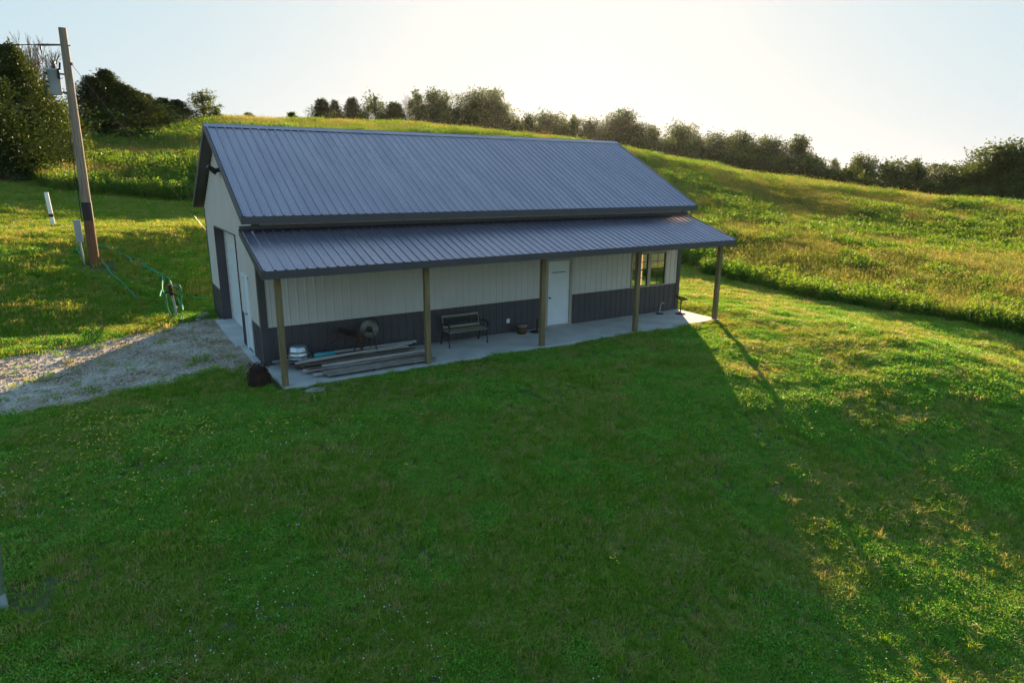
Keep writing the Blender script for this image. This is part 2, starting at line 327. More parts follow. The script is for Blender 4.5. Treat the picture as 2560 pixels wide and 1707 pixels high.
def axis(lo, hi, step, far, g=1.12, mid=2.2):
    a = list(np.arange(lo, hi+1e-6, step)); s = step; v = a[-1]
    while v < far: s = min(s*g, mid if v < 170 else 400); v += s; a.append(v)
    s = step; v = a[0]
    while v > -far: s = min(s*g, mid if v > -60 else 400); v -= s; a.insert(0, v)
    return np.array(a)
gx = axis(-10, 27, 0.2, 5000); gy = axis(-16, 20, 0.2, 5000)
GX, GY = np.meshgrid(gx, gy); GZ = height(GX, GY)
nx, ny = len(gx), len(gy); idx = np.arange(nx*ny).reshape(ny, nx)
quads = np.stack([idx[:-1, :-1].ravel(), idx[:-1, 1:].ravel(), idx[1:, 1:].ravel(), idx[1:, :-1].ravel()], 1)
def groundmat():
    m, t, b = newmat('ground'); b.inputs['Roughness'].default_value = 0.95; b.inputs['Specular IOR Level'].default_value = 0.1
    g = t.nodes.new('ShaderNodeNewGeometry')
    n1 = t.nodes.new('ShaderNodeTexNoise'); n1.inputs['Scale'].default_value = 0.7; n1.inputs['Detail'].default_value = 8; n1.inputs['Roughness'].default_value = 0.7
    n2 = t.nodes.new('ShaderNodeTexNoise'); n2.inputs['Scale'].default_value = 14; n2.inputs['Detail'].default_value = 6
    t.links.new(g.outputs['Position'], n1.inputs[0]); t.links.new(g.outputs['Position'], n2.inputs[0])
    r = t.nodes.new('ShaderNodeValToRGB'); t.links.new(n1.outputs[0], r.inputs[0])
    r.color_ramp.elements[0].color = (0.07, 0.12, 0.03, 1); r.color_ramp.elements[0].position = 0.35
    r.color_ramp.elements[1].color = (0.14, 0.13, 0.06, 1); r.color_ramp.elements[1].position = 0.75
    mx = t.nodes.new('ShaderNodeMixRGB'); mx.blend_type = 'MULTIPLY'; mx.inputs[0].default_value = 0.7
    r2 = t.nodes.new('ShaderNodeValToRGB'); t.links.new(n2.outputs[0], r2.inputs[0])
    r2.color_ramp.elements[0].color = (0.45, 0.45, 0.45, 1); r2.color_ramp.elements[0].position = 0.3; r2.color_ramp.elements[1].position = 0.7; r2.color_ramp.elements[1].color = (1.3, 1.25, 1.2, 1)
    t.links.new(r.outputs[0], mx.inputs[1]); t.links.new(r2.outputs[0], mx.inputs[2]); t.links.new(mx.outputs[0], b.inputs['Base Color'])
    bp = t.nodes.new('ShaderNodeBump'); bp.inputs['Strength'].default_value = 0.6; bp.inputs['Distance'].default_value = 0.05
    t.links.new(n2.outputs[0], bp.inputs['Height']); t.links.new(bp.outputs[0], b.inputs['Normal'])
    return m
ground = link('ground', npmesh('ground', np.stack([GX.ravel(), GY.ravel(), GZ.ravel()], 1), [quads], groundmat(), smooth=True))
tag(ground, kind='structure')

# ------------------------------------------------------------------ driveway
DLO = [(-30, -9.5), (-12, -4.2), (-6.8, -1.9), (-5.0, -1.0), (-3.4, -0.3), (-1.6, 0.25), (0.0, 0.55), (0.2, 0.6)]
DHI = [(-30, 0.5), (-12, 2.6), (-8, 3.7), (-5.9, 4.6), (-4.0, 5.3), (-2.0, 6.5), (-0.5, 7.4), (0.2, 7.6)]
def drive_mask(x, y):
    lo = np.interp(x, [p[0] for p in DLO], [p[1] for p in DLO]); hi = np.interp(x, [p[0] for p in DHI], [p[1] for p in DHI])
    d = np.minimum(y-lo, hi-y); d = np.where(x > 0.0, -1, d)
    return d + (fbm(x, y, 1.2, 21)-0.5)*0.9
dx = np.arange(-28, 0.001, 0.1); dy = np.arange(-10, 9, 0.1); DX, DY = np.meshgrid(dx, dy); DM = drive_mask(DX, DY)
DZ = height(DX, DY)+0.012; ix = np.arange(DX.size).reshape(DX.shape)
cell = (DM[:-1, :-1] > 0) & (DM[1:, 1:] > 0) & (DM[1:, :-1] > 0) & (DM[:-1, 1:] > 0)
q4 = np.stack([ix[:-1, :-1][cell], ix[:-1, 1:][cell], ix[1:, 1:][cell], ix[1:, :-1][cell]], 1)
used = np.unique(q4); rem = -np.ones(DX.size, int); rem[used] = np.arange(len(used))
def gravelmat(name='gravel'):
    m, t, b = newmat(name); b.inputs['Roughness'].default_value = 0.9
    g = t.nodes.new('ShaderNodeNewGeometry')
    v = t.nodes.new('ShaderNodeTexVoronoi'); v.inputs['Scale'].default_value = 26; t.links.new(g.outputs['Position'], v.inputs['Vector'])
    n = t.nodes.new('ShaderNodeTexNoise'); n.inputs['Scale'].default_value = 0.9; n.inputs['Detail'].default_value = 6; t.links.new(g.outputs['Position'], n.inputs[0])
    r = t.nodes.new('ShaderNodeValToRGB'); r.color_ramp.elements[0].color = (0.33, 0.28, 0.22, 1); r.color_ramp.elements[1].color = (0.60, 0.53, 0.44, 1)
    sp = t.nodes.new('ShaderNodeSeparateColor'); t.links.new(v.outputs['Color'], sp.inputs[0]); t.links.new(sp.outputs[0], r.inputs[0])
    r2 = t.nodes.new('ShaderNodeValToRGB'); t.links.new(n.outputs[0], r2.inputs[0])
    r2.color_ramp.elements[0].color = (0.55, 0.45, 0.34, 1); r2.color_ramp.elements[0].position = 0.38; r2.color_ramp.elements[1].color = (1, 1, 1, 1); r2.color_ramp.elements[1].position = 0.6
    mx = t.nodes.new('ShaderNodeMixRGB'); mx.blend_type = 'MULTIPLY'; mx.inputs[0].default_value = 1
    t.links.new(r.outputs[0], mx.inputs[1]); t.links.new(r2.outputs[0], mx.inputs[2]); t.links.new(mx.outputs[0], b.inputs['Base Color'])
    bp = t.nodes.new('ShaderNodeBump'); bp.invert = True; bp.inputs['Strength'].default_value = 0.9; bp.inputs['Distance'].default_value = 0.03
    t.links.new(v.outputs['Distance'], bp.inputs['Height']); t.links.new(bp.outputs[0], b.inputs['Normal'])
    return m
M['gravel'] = gravelmat()
drive = link('driveway', npmesh('driveway', np.stack([DX.ravel(), DY.ravel(), DZ.ravel()], 1)[used], [rem[q4]], M['gravel'], smooth=True))
tag(drive, kind='structure')

# ------------------------------------------------------------------ workshop building
L, W = 14.63, 8.36
b0 = empty('workshop', (0, 0, 0))
tag(b0, 'long grey metal workshop with charcoal ribbed roof and open front porch', 'building')
RIB = 0.2286
def ribprofile(u0, u1, off=0.0, h=0.019, minor=0.004):
    """(u, d) pairs of an agricultural panel between u0 and u1"""
    pts = []
    k = math.floor((u0-off)/RIB)-1
    while off+k*RIB < u1+RIB:
        c = off+k*RIB
        pts += [(c-0.030, 0), (c-0.014, h), (c+0.014, h), (c+0.030, 0)]
        for mc in (c+RIB*0.38, c+RIB*0.62): pts += [(mc-0.012, 0), (mc, minor), (mc+0.012, 0)]
        k += 1
    us = [p[0] for p in pts]; ds = [p[1] for p in pts]
    ins = [(u, d) for u, d in pts if u0 < u < u1]
    return [(u0, float(np.interp(u0, us, ds)))] + ins + [(u1, float(np.interp(u1, us, ds)))]
def panel(mb, A, U, Vv, N, u0, u1, v0, v1f, h=0.019, off=0.0, minor=0.0018):
    """ribbed sheet: point = A + u U + v V + d N ; v runs v0..v1f(u)"""
    A, U, Vv, N = Vector(A), Vector(U), Vector(Vv), Vector(N); pr = ribprofile(u0, u1, off, h, minor)
    f1 = v1f if callable(v1f) else (lambda u: v1f); f0 = v0 if callable(v0) else (lambda u: v0)
    vs = []
    for u, d in pr: vs += [A+U*u+Vv*f0(u)+N*d, A+U*u+Vv*f1(u)+N*d]
    mb.add(vs, [(2*i, 2*i+2, 2*i+3, 2*i+1) for i in range(len(pr)-1)])
    return mb
WT = 3.62; ZW = 0.947; ZR = 5.93
gt = lambda y: WT + (ZR-WT)*(1-abs(y-W/2)/(W/2))
X, Y, Z = (1, 0, 0), (0, 1, 0), (0, 0, 1)
# front wall (faces -y), openings: door 8.70-9.68 x 0-2.12, window 12.27-13.92 x 0.96-2.18
DX0, DX1, DZ1 = 8.70, 9.66, 2.12; WX0, WX1, WZ0, WZ1 = 12.27, 13.93, 0.965, 2.18
mb = MB()
for (a, b_, z0, z1) in ((0, DX0, ZW, WT), (DX1, WX0, ZW, WT), (WX1, L, ZW, WT), (DX0, DX1, DZ1, WT), (WX0, WX1, WZ1, WT)):
    panel(mb, (0, 0, 0), X, Z, (0, -1, 0), a, b_, z0, z1)
mb.build('front_wall', M['wall'], b0)
mb = MB()
for (a, b_) in ((0, DX0), (DX1, L)): panel(mb, (0, -0.003, 0), X, Z, (0, -1, 0), a, b_, -0.05, ZW+0.02)
mb.box((0.03, -0.026, ZW+0.015), (DX0-0.06, -0.004, ZW+0.032)); mb.box((DX1+0.06, -0.026, ZW+0.015), (WX0-0.04, -0.004, ZW+0.032)); mb.box((WX1+0.04, -0.026, ZW+0.015), (L-0.03, -0.004, ZW+0.032))
mb.build('wainscot', M['wains'], b0)
# left gable (faces -x): garage 2.66-6.40 x 0-3.08, side door 1.34-2.18 x 0-2.10
G0, G1, GZ1 = 2.66, 6.40, 3.08; S0, S1, SZ1 = 1.30, 2.18, 2.10
mb = MB()
for (a, b_, z0) in ((0, S0, ZW), (S1, G0, ZW), (G1, W, ZW), (S0, S1, SZ1), (G0, G1, GZ1)):
    panel(mb, (0, 0, 0), Y, Z, (-1, 0, 0), a, b_, z0, gt)
mb.build('gable_wall', M['wall'], b0)
mb = MB()
for (a, b_) in ((0, S0), (S1, G0), (G1, W)): panel(MB(), (-0.003, 0, 0), Y, Z, (-1, 0, 0), a, b_, -0.3, ZW+0.02).build('wainscot', M['wains'], b0)
# right gable (faces +x) with a window, back wall
RW0, RW1, RWZ0, RWZ1 = 0.75, 2.55, 0.75, 2.15
mb = MB()
for (a, b_, z0, z1) in ((0, RW0, ZW, gt), (RW1, W, ZW, gt)): panel(mb, (L, 0, 0), Y, Z, (1, 0, 0), a, b_, z0, z1)
panel(mb, (L, 0, 0), Y, Z, (1, 0, 0), RW0, RW1, RWZ1, gt)
mb.build('gable_wall', M['wall'], b0)
mb = MB()
for (a, b_, z1) in ((0, RW0, ZW), (RW1, W, ZW), (RW0, RW1, RWZ0)): panel(mb, (L+0.003, 0, 0), Y, Z, (1, 0, 0), a, b_, -0.3, z1)
mb.build('wainscot', M['wains'], b0)
mb = MB(); panel(mb, (0, W, 0), X, Z, (0, 1, 0), 0, 5.0, ZW, WT); panel(mb, (0, W, 0), X, Z, (0, 1, 0), 6.6, L, ZW, WT)
panel(mb, (0, W, 0), X, Z, (0, 1, 0), 5.0, 6.6, ZW, 1.2); panel(mb, (0, W, 0), X, Z, (0, 1, 0), 5.0, 6.6, 2.3, WT); mb.build('back_wall', M['wall'], b0)
mb = MB(); panel(mb, (0, W+0.003, 0), X, Z, (0, 1, 0), 0, L, -0.3, ZW); mb.build('wainscot', M['wains'], b0)
# interior liner: boxes 0.12 m inside the sheets
mb = MB(); t = 0.10
for (a, b_, z0, z1) in ((0.02, DX0, -0.02, WT-0.05), (DX1, WX0, -0.02, WT-0.05), (WX1, L-0.02, -0.02, WT-0.05), (DX0, DX1, DZ1, WT-0.05), (WX0, WX1, -0.02, WZ0), (WX0, WX1, WZ1, WT-0.05)):
    mb.box((a, 0.012, z0), (b_, 0.012+t, z1))
for (a, b_, z0, z1) in ((0.13, S0, -0.02, WT), (S1+0.025, G0-0.045, -0.02, WT), (G1+0.045, W-0.13, -0.02, WT), (S0, S1, SZ1+0.025, WT), (G0, G1, GZ1+0.035, WT)): mb.box((0.012, a, z0), (0.11, b_, z1))
for (a, b_, z0, z1) in ((0.13, RW0, -0.02, WT), (RW1, W-0.13, -0.02, WT), (RW0, RW1, -0.02, RWZ0), (RW0, RW1, RWZ1, WT)): mb.box((L-0.11, a, z0), (L-0.012, b_, z1))
for (a, b_, z0, z1) in ((0.02, 5.0, -0.02, WT), (6.6, L-0.02, -0.02, WT), (5.0, 6.6, -0.02, 1.2), (5.0, 6.6, 2.3, WT)): mb.box((a, W-0.11, z0), (b_, W-0.012, z1))
mb.box((0.12, 0.13, WT-0.04), (L-0.12, W-0.13, WT-0.02))
mb.build('interior_wall', M['liner'], b0)
MB().box((0.05, 0.05, -0.12), (L-0.05, W-0.05, -0.004)).build('floor_slab', M['concrete'], b0)
# trims at the corners
for (x, y, sx, sy) in ((0, 0, -1, -1), (L, 0, 1, -1), (0, W, -1, 1), (L, W, 1, 1)):
    m_ = MB(); w_ = 0.14
    x1, x2 = sorted((x+sx*0.030, x-sx*w_)); y1, y2 = sorted((y+sy*0.030, y+sy*0.004)); m_.box((x1, y1, -0.04), (x2, y2, WT-0.05))
    x1, x2 = sorted((x+sx*0.030, x+sx*0.004)); y1, y2 = sorted((y+sy*0.003, y-sy*w_)); m_.box((x1, y1, -0.04), (x2, y2, WT-0.05))
    m_.build('corner_trim', M['trim'], b0)

def gable_roof():
    OX, OY, ZE, ZRG = 0.307, 0.334, 3.775, 6.087
    sl_ = math.hypot(W/2+OY, ZRG-ZE); cs, sn = (W/2+OY)/sl_, (ZRG-ZE)/sl_
    roof = MB()
    for sgn, y0 in ((1, -OY), (-1, W+OY)):
        Vd = (0, sgn*cs, sn); Nn = (0, -sgn*sn, cs)
        panel(roof, (0, y0, ZE), X, Vd, Nn, -OX, L+OX, -0.02, sl_-0.01, h=0.028, off=-OX+0.06, minor=0.004)
        # screws beside each rib, in rows
        if sgn == 1:
            k = 0
            while -OX+0.06+k*RIB < L+OX-0.05:
                u = -OX+0.06+k*RIB+0.045; k += 1
                for r_ in range(8):
                    p = Vector((u, y0, ZE))+Vector(Vd)*(0.12+r_*0.66)+Vector(Nn)*0.001
                    a, b_ = Vector(X)*0.010, Vector(Vd)*0.010; n_ = Vector(Nn)*0.006
                    roof.add([p-a-b_, p+a-b_, p+a+b_, p-a+b_, p+n_], [(0, 1, 4), (1, 2, 4), (2, 3, 4), (3, 0, 4)])
    rf = roof.build('roof', M['roof'], b0)
    # deck under the sheets (gives the roof its thickness)
    dk = MB()
    for sgn, y0 in ((1, -OY+0.03), (-1, W+OY-0.03)):
        a = [(-OX+.03, y0, ZE-0.006), (-OX+.03, W/2, ZRG-0.02), (-OX+.03, W/2, ZRG-0.16), (-OX+.03, y0, ZE-0.15)]
        b_ = [(L+OX-.03, p[1], p[2]) for p in a]
        dk.add(a+b_, [(0, 1, 2, 3), (7, 6, 5, 4), (0, 4, 5, 1), (1, 5, 6, 2), (2, 6, 7, 3), (3, 7, 4, 0)])
    dk.build('soffit', M['trim'], rf)
    # ridge cap
    rc = MB(); k = 0.2
    pr = [(-k*cs, -k*sn), (-0.03, -0.012), (0, 0.012), (0.03, -0.012), (k*cs, -k*sn)]
    for off_, zz in ((0.028, 0),):
        vs = []
        for xx in (-OX-0.015, L+OX+0.015):
            vs += [(xx, W/2+p[0], ZRG+off_+p[1]) for p in pr] + [(xx, W/2+p[0], ZRG+off_+p[1]-0.006) for p in pr]
        n_ = 5; fs = []
        for i in range(4): fs += [(i, i+1, 10+i+1, 10+i), (5+i, 15+i, 15+i+1, 5+i+1)]
        fs += [(0, 10, 15, 5), (4, 9, 19, 14), (0, 5, 6, 1), (1, 6, 7, 2), (2, 7, 8, 3), (3, 8, 9, 4), (10, 11, 16, 15), (11, 12, 17, 16), (12, 13, 18, 17), (13, 14, 19, 18)]
        rc.add(vs, fs)
    rc.build('ridge_cap', M['roof'], rf)
    fa = MB()
    fa.box((-OX-0.01, -OY-0.022, ZE-0.185), (L+OX+0.01, -OY+0.006, ZE-0.006)); fa.build('fascia', M['trim'], rf)
    fa = MB().box((-OX-0.01, W+OY-0.006, ZE-0.185), (L+OX+0.01, W+OY+0.022, ZE-0.006)); fa.build('fascia', M['trim'], rf)
    for xx, sg in ((-OX, -1), (L+OX, 1)):
        m_ = MB()
        for sgn, y0 in ((1, -OY-0.02), (-1, W+OY+0.02)):
            x1, x2 = sorted((xx+sg*0.012, xx-sg*0.02))
            v = [(x1, y0, ZE+0.018), (x1, W/2, ZRG+0.028), (x1, W/2, ZRG-0.16), (x1, y0, ZE-0.19)]; v2 = [(x2, p[1], p[2]) for p in v]
            m_.add(v+v2, [(0, 1, 2, 3), (7, 6, 5, 4), (0, 4, 5, 1), (2, 6, 7, 3), (3, 7, 4, 0)])
        m_.build('rake_trim', M['trim'], rf)
gable_roof()
def porch():
    x0, x1, ye, ze, zt = -0.325, 14.82, -2.231, 2.727, 3.434
    sl_ = math.hypot(-ye, zt-ze); Vd = (0, -ye/sl_, (zt-ze)/sl_); Nn = (0, -(zt-ze)/sl_, -ye/sl_)
    roof = MB(); panel(roof, (0, ye, ze), X, Vd, Nn, x0, x1, -0.02, sl_-0.03, h=0.028, off=x0+0.06, minor=0.003)
    k = 0
    while x0+0.06+k*RIB < x1-0.05:
        u = x0+0.06+k*RIB+0.045; k += 1
        for r_ in range(4):
            p = Vector((u, ye, ze))+Vector(Vd)*(0.12+r_*0.66)+Vector(Nn)*0.001
            a, b_ = Vector(X)*0.010, Vector(Vd)*0.010; n_ = Vector(Nn)*0.006
            roof.add([p-a-b_, p+a-b_, p+a+b_, p-a+b_, p+n_], [(0, 1, 4), (1, 2, 4), (2, 3, 4), (3, 0, 4)])
    pr = roof.build('porch_roof', M['roof'], b0)
    a = [(x0+.03, ye+.03, ze-0.004), (x0+.03, -0.035, zt-0.014), (x0+.03, -0.035, zt-0.13), (x0+.03, ye+.03, ze-0.13)]; b_ = [(x1-.03, p[1], p[2]) for p in a]
    MB().add(a+b_, [(0, 1, 2, 3), (7, 6, 5, 4), (0, 4, 5, 1), (1, 5, 6, 2), (2, 6, 7, 3), (3, 7, 4, 0)]).build('porch_ceiling', M['post'], pr)
    MB().box((x0-0.01, ye-0.022, ze-0.185), (x1+0.01, ye+0.006, ze-0.006)).build('fascia', M['trim'], pr)
    for xx, sg in ((x0, -1), (x1, 1)):
        xa, xb = sorted((xx+sg*0.012, xx-sg*0.02))
        v = [(xa, ye-0.02, ze+0.016), (xa, 0.0 if sg > 0 else 0.03, zt+0.02), (xa, 0.0 if sg > 0 else 0.03, zt-0.12), (xa, ye-0.02, ze-0.19)]; v2 = [(xb, p[1], p[2]) for p in v]
        MB().add(v+v2, [(0, 1, 2, 3), (7, 6, 5, 4), (0, 4, 5, 1), (1, 5, 6, 2), (2, 6, 7, 3), (3, 7, 4, 0)]).build('rake_trim', M['trim'], pr)
    # flashing where the porch roof meets the wall
    MB().add([(x0, -0.022, zt+0.10), (x1, -0.022, zt+0.10), (x1, -0.024, zt+0.02), (x0, -0.024, zt+0.02), (x1, -0.16, zt-0.022), (x0, -0.16, zt-0.022)], [(0, 3, 2, 1), (3, 5, 4, 2)]).build('flashing', M['trim'], pr)
    MB().box((0.0, -1.965, 2.53), (14.6, -1.835, 2.61)).build('porch_beam', M['post'], b0)
    for i, xx in enumerate((0.05, 3.66, 7.24, 10.82, 14.50)):
        MB().box((xx-0.067, -1.90-0.067, -0.02), (xx+0.067, -1.90+0.067, 2.53)).build('porch_post', M['post'], b0, bevel=0.006)
    MB().box((0.0, -2.02, -0.14), (14.62, -0.02, 0.0)).build('porch_slab', M['concrete'], b0, bevel=0.01)
porch()
def doors():
    # front entry door, recessed a little
    fr = MB(); y = -0.035
    fr.box((DX0-0.05, y, 0), (DX0+0.05, 0.11, DZ1)); fr.box((DX1-0.05, y, 0), (DX1+0.05, 0.11, DZ1)); fr.box((DX0-0.05, y, DZ1), (DX1+0.05, 0.11, DZ1+0.05)); fr.box((DX0+0.05, y, 0.0), (DX1-0.05, 0.11, 0.035))
    d = MB().box((DX0+0.05, 0.005, 0.035), (DX1-0.05, 0.05, DZ1)).build('entry_door', M['white'], b0, bevel=0.003)
    d['label'] = 'white front door on the porch'
    fr.build('door_frame', M['doorframe'], d)
    m_ = MB(); m_.box((DX0+0.2, -0.002, 1.74), (DX1-0.2, 0.006, 1.765)); m_.build('door_slot', M['trim'], d)
    MB().lathe([(0.0, 0), (0.02, 0.0), (0.012, 0.03), (0.028, 0.045), (0.024, 0.07), (0, 0.075)], 14, Matrix.Translation((DX0+0.12, 0.006, 0.95)) @ Matrix.Rotation(R(90), 4, 'X')).build('handle', M['castiron'], d)
    # side door in the gable
    m_ = MB().box((0.03, S0+0.05, -0.015), (0.075, S1-0.05, SZ1-0.04)).build('entry_door', M['white'], b0, bevel=0.003)
    m_['label'] = 'white side door in the gable wall'
    fr = MB(); fr.box((-0.03, S0-0.02, -0.02), (0.11, S0+0.05, SZ1)); fr.box((-0.03, S1-0.05, -0.02), (0.11, S1+0.02, SZ1)); fr.box((-0.035, S0-0.02, SZ1-0.04), (0.11, S1+0.02, SZ1+0.02)); fr.build('door_frame', M['white'], m_)
    MB().tube([(0.03, S1-0.13, 0.98), (-0.03, S1-0.13, 0.98), (-0.035, S1-0.23, 0.98)], 0.011, 8).build('handle', M['castiron'], m_)
    # sectional garage door
    fr = MB(); dz = 0.6
    g = MB()
    for i in range(5):
        z0 = 0.01+i*0.6; z1 = min(z0+0.592, GZ1-0.03)
        g.box((0.28, G0+0.06, z0), (0.325, G1-0.06, z1))
        for k in range(4):
            ya = G0+0.14+k*0.9
            g.box((0.274, ya, z0+0.13), (0.2802, ya+0.76, z0+0.145)); g.box((0.274, ya, z1-0.145), (0.2802, ya+0.76, z1-0.13))
    gd = g.build('garage_door', M['white'], b0, bevel=0.003)
    fr.box((-0.035, G0-0.04, -0.02), (0.35, G0, GZ1)); fr.box((-0.035, G1, -0.02), (0.35, G1+0.04, GZ1)); fr.box((-0.035, G0-0.04, GZ1), (0.35, G1+0.04, GZ1+0.03))
    fr.build('door_frame', M['trim'], gd)
    for ya, yb in ((G0+0.001, G0+0.07), (G1-0.07, G1-0.001)): MB().box((0.245, ya, 0), (0.278, yb, GZ1-0.001)).build('weather_strip', M['wall'], gd)
    for k in range(10): MB().tube([(0.268, G1-0.10, 0.3+k*0.28), (0.28, G1-0.10, 0.3+k*0.28)], 0.018, 8).build('hinge', M['trim'], gd)
    MB().box((-0.27, G0-0.1, -0.20), (0.05, G1+0.12, -0.012)).build('door_apron', M['concrete'], b0, bevel=0.01)
    MB().box((-0.16, -0.02, -0.16), (0.0, G0-0.103, -0.02)).build('slab_edge', M['concrete'], b0, bevel=0.01)
doors()
def window(name, A, U, N, u0, u1, z0, z1, grid, mull=None):
    """framed window; A origin of wall plane, U along it, N outward"""
    A, U, N = Vector(A), Vector(U), Vector(N)
    mtx = Matrix(((U.x, N.x, 0, A.x), (U.y, N.y, 0, A.y), (0, 0, 1, 0), (0, 0, 0, 1)))
    f = MB(); t = 0.045
    bx = lambda a, c, e, g, d0=-0.06, d1=0.035: f.box((a, d0, e), (c, d1, g), mtx)
    bx(u0, u0+t, z0, z1); bx(u1-t, u1, z0, z1); bx(u0+t, u1-t, z0, z0+t); bx(u0+t, u1-t, z1-t, z1)
    spans = [(u0+t, u1-t)]
    if mull: bx(mull[0], mull[1], z0+t, z1-t); spans = [(u0+t, mull[0]), (mull[1], u1-t)]
    fo = f.build('window', M['doorframe'], b0)
    for a, c in spans:
        s = MB(); zm = (z0+z1)/2; e = 0.022
        s.box((a, -0.03, z0+t), (a+e, 0.004, z1-t), mtx); s.box((c-e, -0.03, z0+t), (c, 0.004, z1-t), mtx)
        s.box((a+e, -0.03, zm-0.02), (c-e, 0.008, zm+0.02), mtx); s.box((a+e, -0.03, z0+t), (c-e, 0.004, z0+t+e), mtx); s.box((a+e, -0.03, z1-t-e), (c-e, 0.004, z1-t), mtx)
        for gq in grid:
            uu = a+(c-a)*gq; s.box((uu-0.008, -0.02, z0+t+e), (uu+0.008, -0.008, zm-0.02), mtx); s.box((uu-0.008, -0.02, zm+0.02), (uu+0.008, -0.008, z1-t-e), mtx)
        for zz in ((z0+t+e+zm-0.02)/2, (zm+0.02+z1-t-e)/2):
            s.box((a+e, -0.0195, zz-0.008), (c-e, -0.0085, zz+0.008), mtx)
        s.build('sash', M['castiron'], fo)
        p = MB(); p.box((a+e, -0.016, z0+t+e), (c-e, -0.012, z1-t-e), mtx); p.build('pane', M['glass'], fo)
    return fo
window('front', (0, 0, 0), X, (0, -1, 0), WX0, WX1, WZ0, WZ1, (0.5,), (13.04, 13.18))
window('right', (L, 0, 0), Y, (1, 0, 0), RW0, RW1, RWZ0, RWZ1, (0.5,), (1.60, 1.70))
window('back', (0, W, 0), X, (0, 1, 0), 5.0, 6.6, 1.2, 2.3, (0.5,), (5.75, 5.85))
# small fittings on the walls
MB().box((7.19, -0.05, 0.31), (7.30, -0.022, 0.44)).build('outlet_cover', M['white'], b0, bevel=0.004)
MB().lathe([(0.0, 0), (0.035, 0), (0.035, 0.03), (0, 0.035)], 12, Matrix.Translation((14.05, -0.02, 2.12)) @ Matrix.Rotation(R(90), 4, 'X')).build('wall_sensor', M['white'], b0)
fl = MB(); fl.box((-0.10, 3.98, 4.78), (-0.02, 4.14, 4.9)); m4 = Matrix.Translation((-0.20, 4.06, 4.86)) @ Matrix.Rotation(R(35), 4, 'Y')
fl.add([m4 @ Vector(p) for p in ((-0.16, -0.2, 0.03), (0.12, -0.14, 0.06), (0.12, 0.14, 0.06), (-0.16, 0.2, 0.03), (-0.16, -0.2, -0.06), (0.12, -0.12, -0.10), (0.12, 0.12, -0.10), (-0.16, 0.2, -0.06))],
       [(0, 1, 2, 3), (7, 6, 5, 4), (0, 4, 5, 1), (1, 5, 6, 2), (2, 6, 7, 3), (3, 7, 4, 0)])
fl.build('floodlight', M['black'], b0)

# ------------------------------------------------------------------ things on the porch
def bench():
    t = empty('park_bench', (5.45, -0.55, 0)); tag(t, 'black iron bench with weathered wooden slats against the porch wall', 'bench')
    w2 = 0.62
    for sx in (-1, 1):
        m_ = MB(); x = sx*w2
        m_.tube([(x, -0.25, 0.0), (x, -0.24, 0.12), (x, -0.20, 0.25), (x, -0.24, 0.40), (x, -0.25, 0.42)], [0.026, 0.018, 0.02, 0.024, 0.02], 8)
        m_.tube([(x, 0.30, 0.0), (x, 0.26, 0.14), (x, 0.19, 0.30), (x, 0.17, 0.42), (x, 0.22, 0.62), (x, 0.29, 0.84)], [0.026, 0.018, 0.02, 0.024, 0.02, 0.018], 8)
        m_.tube([(x, -0.25, 0.40), (x, -0.05, 0.385), (x, 0.17, 0.40)], 0.02, 8)
        m_.tube([(x, -0.20, 0.42), (x, -0.27, 0.52), (x, -0.25, 0.62), (x, -0.12, 0.655), (x, 0.05, 0.63), (x, 0.22, 0.60)], [0.016, 0.018, 0.024, 0.022, 0.018, 0.016], 8)
        m_.tube([(x, -0.27, 0.62), (x, -0.31, 0.60), (x, -0.30, 0.56), (x, -0.26, 0.57)], 0.014, 6)
        m_.tube([(x, -0.20, 0.2), (x, 0.0, 0.27), (x, 0.2, 0.2)], 0.012, 6)
        m_.build('side_frame', M['castiron'], t)
    for k in range(5):
        MB().box((-0.64, -0.26+k*0.092, 0.415), (0.64, -0.26+k*0.092+0.072, 0.437)).build('seat_slat', M['benchwood'], t, bevel=0.004)
    B = Matrix.Translation((0, 0.19, 0.47)) @ Matrix.Rotation(R(-16), 4, 'X')
    for (z0, z1) in ((0.0, 0.06), (0.315, 0.375)):
        m_ = MB().box((-0.62, -0.012, z0), (0.62, 0.012, z1), B); m_.build('back_rail', M['benchwood'], t)
    for xa in (-0.62, 0.575): MB().box((xa, -0.012, 0.06), (xa+0.045, 0.012, 0.315), B).build('back_stile', M['benchwood'], t)
    m_ = MB(); m_.box((-0.575, -0.004, 0.06), (0.575, 0.004, 0.085), B); m_.box((-0.575, -0.004, 0.29), (0.575, 0.004, 0.315), B)
    for k in range(9):
        x = -0.52+k*0.13; c = B @ Matrix.Translation((x, 0, 0.187)) @ Matrix.Rotation(R(90), 4, 'X'); m_.torus(0.062, 0.009, c, 14, 5)
        m_.box((x-0.006, -0.005, 0.085), (x+0.006, 0.005, 0.125), B); m_.box((x-0.006, -0.005, 0.25), (x+0.006, 0.005, 0.29), B); m_.lathe([(0.0, 0.006), (0.03, 0.006), (0.03, -0.006), (0, -0.006)], 8, c)
    for k in range(8): m_.box((-0.455+k*0.13-0.01, -0.0035, 0.085), (-0.455+k*0.13+0.01, 0.0035, 0.29), B)
    m_.build('back_panel', M['castiron'], t)
bench()
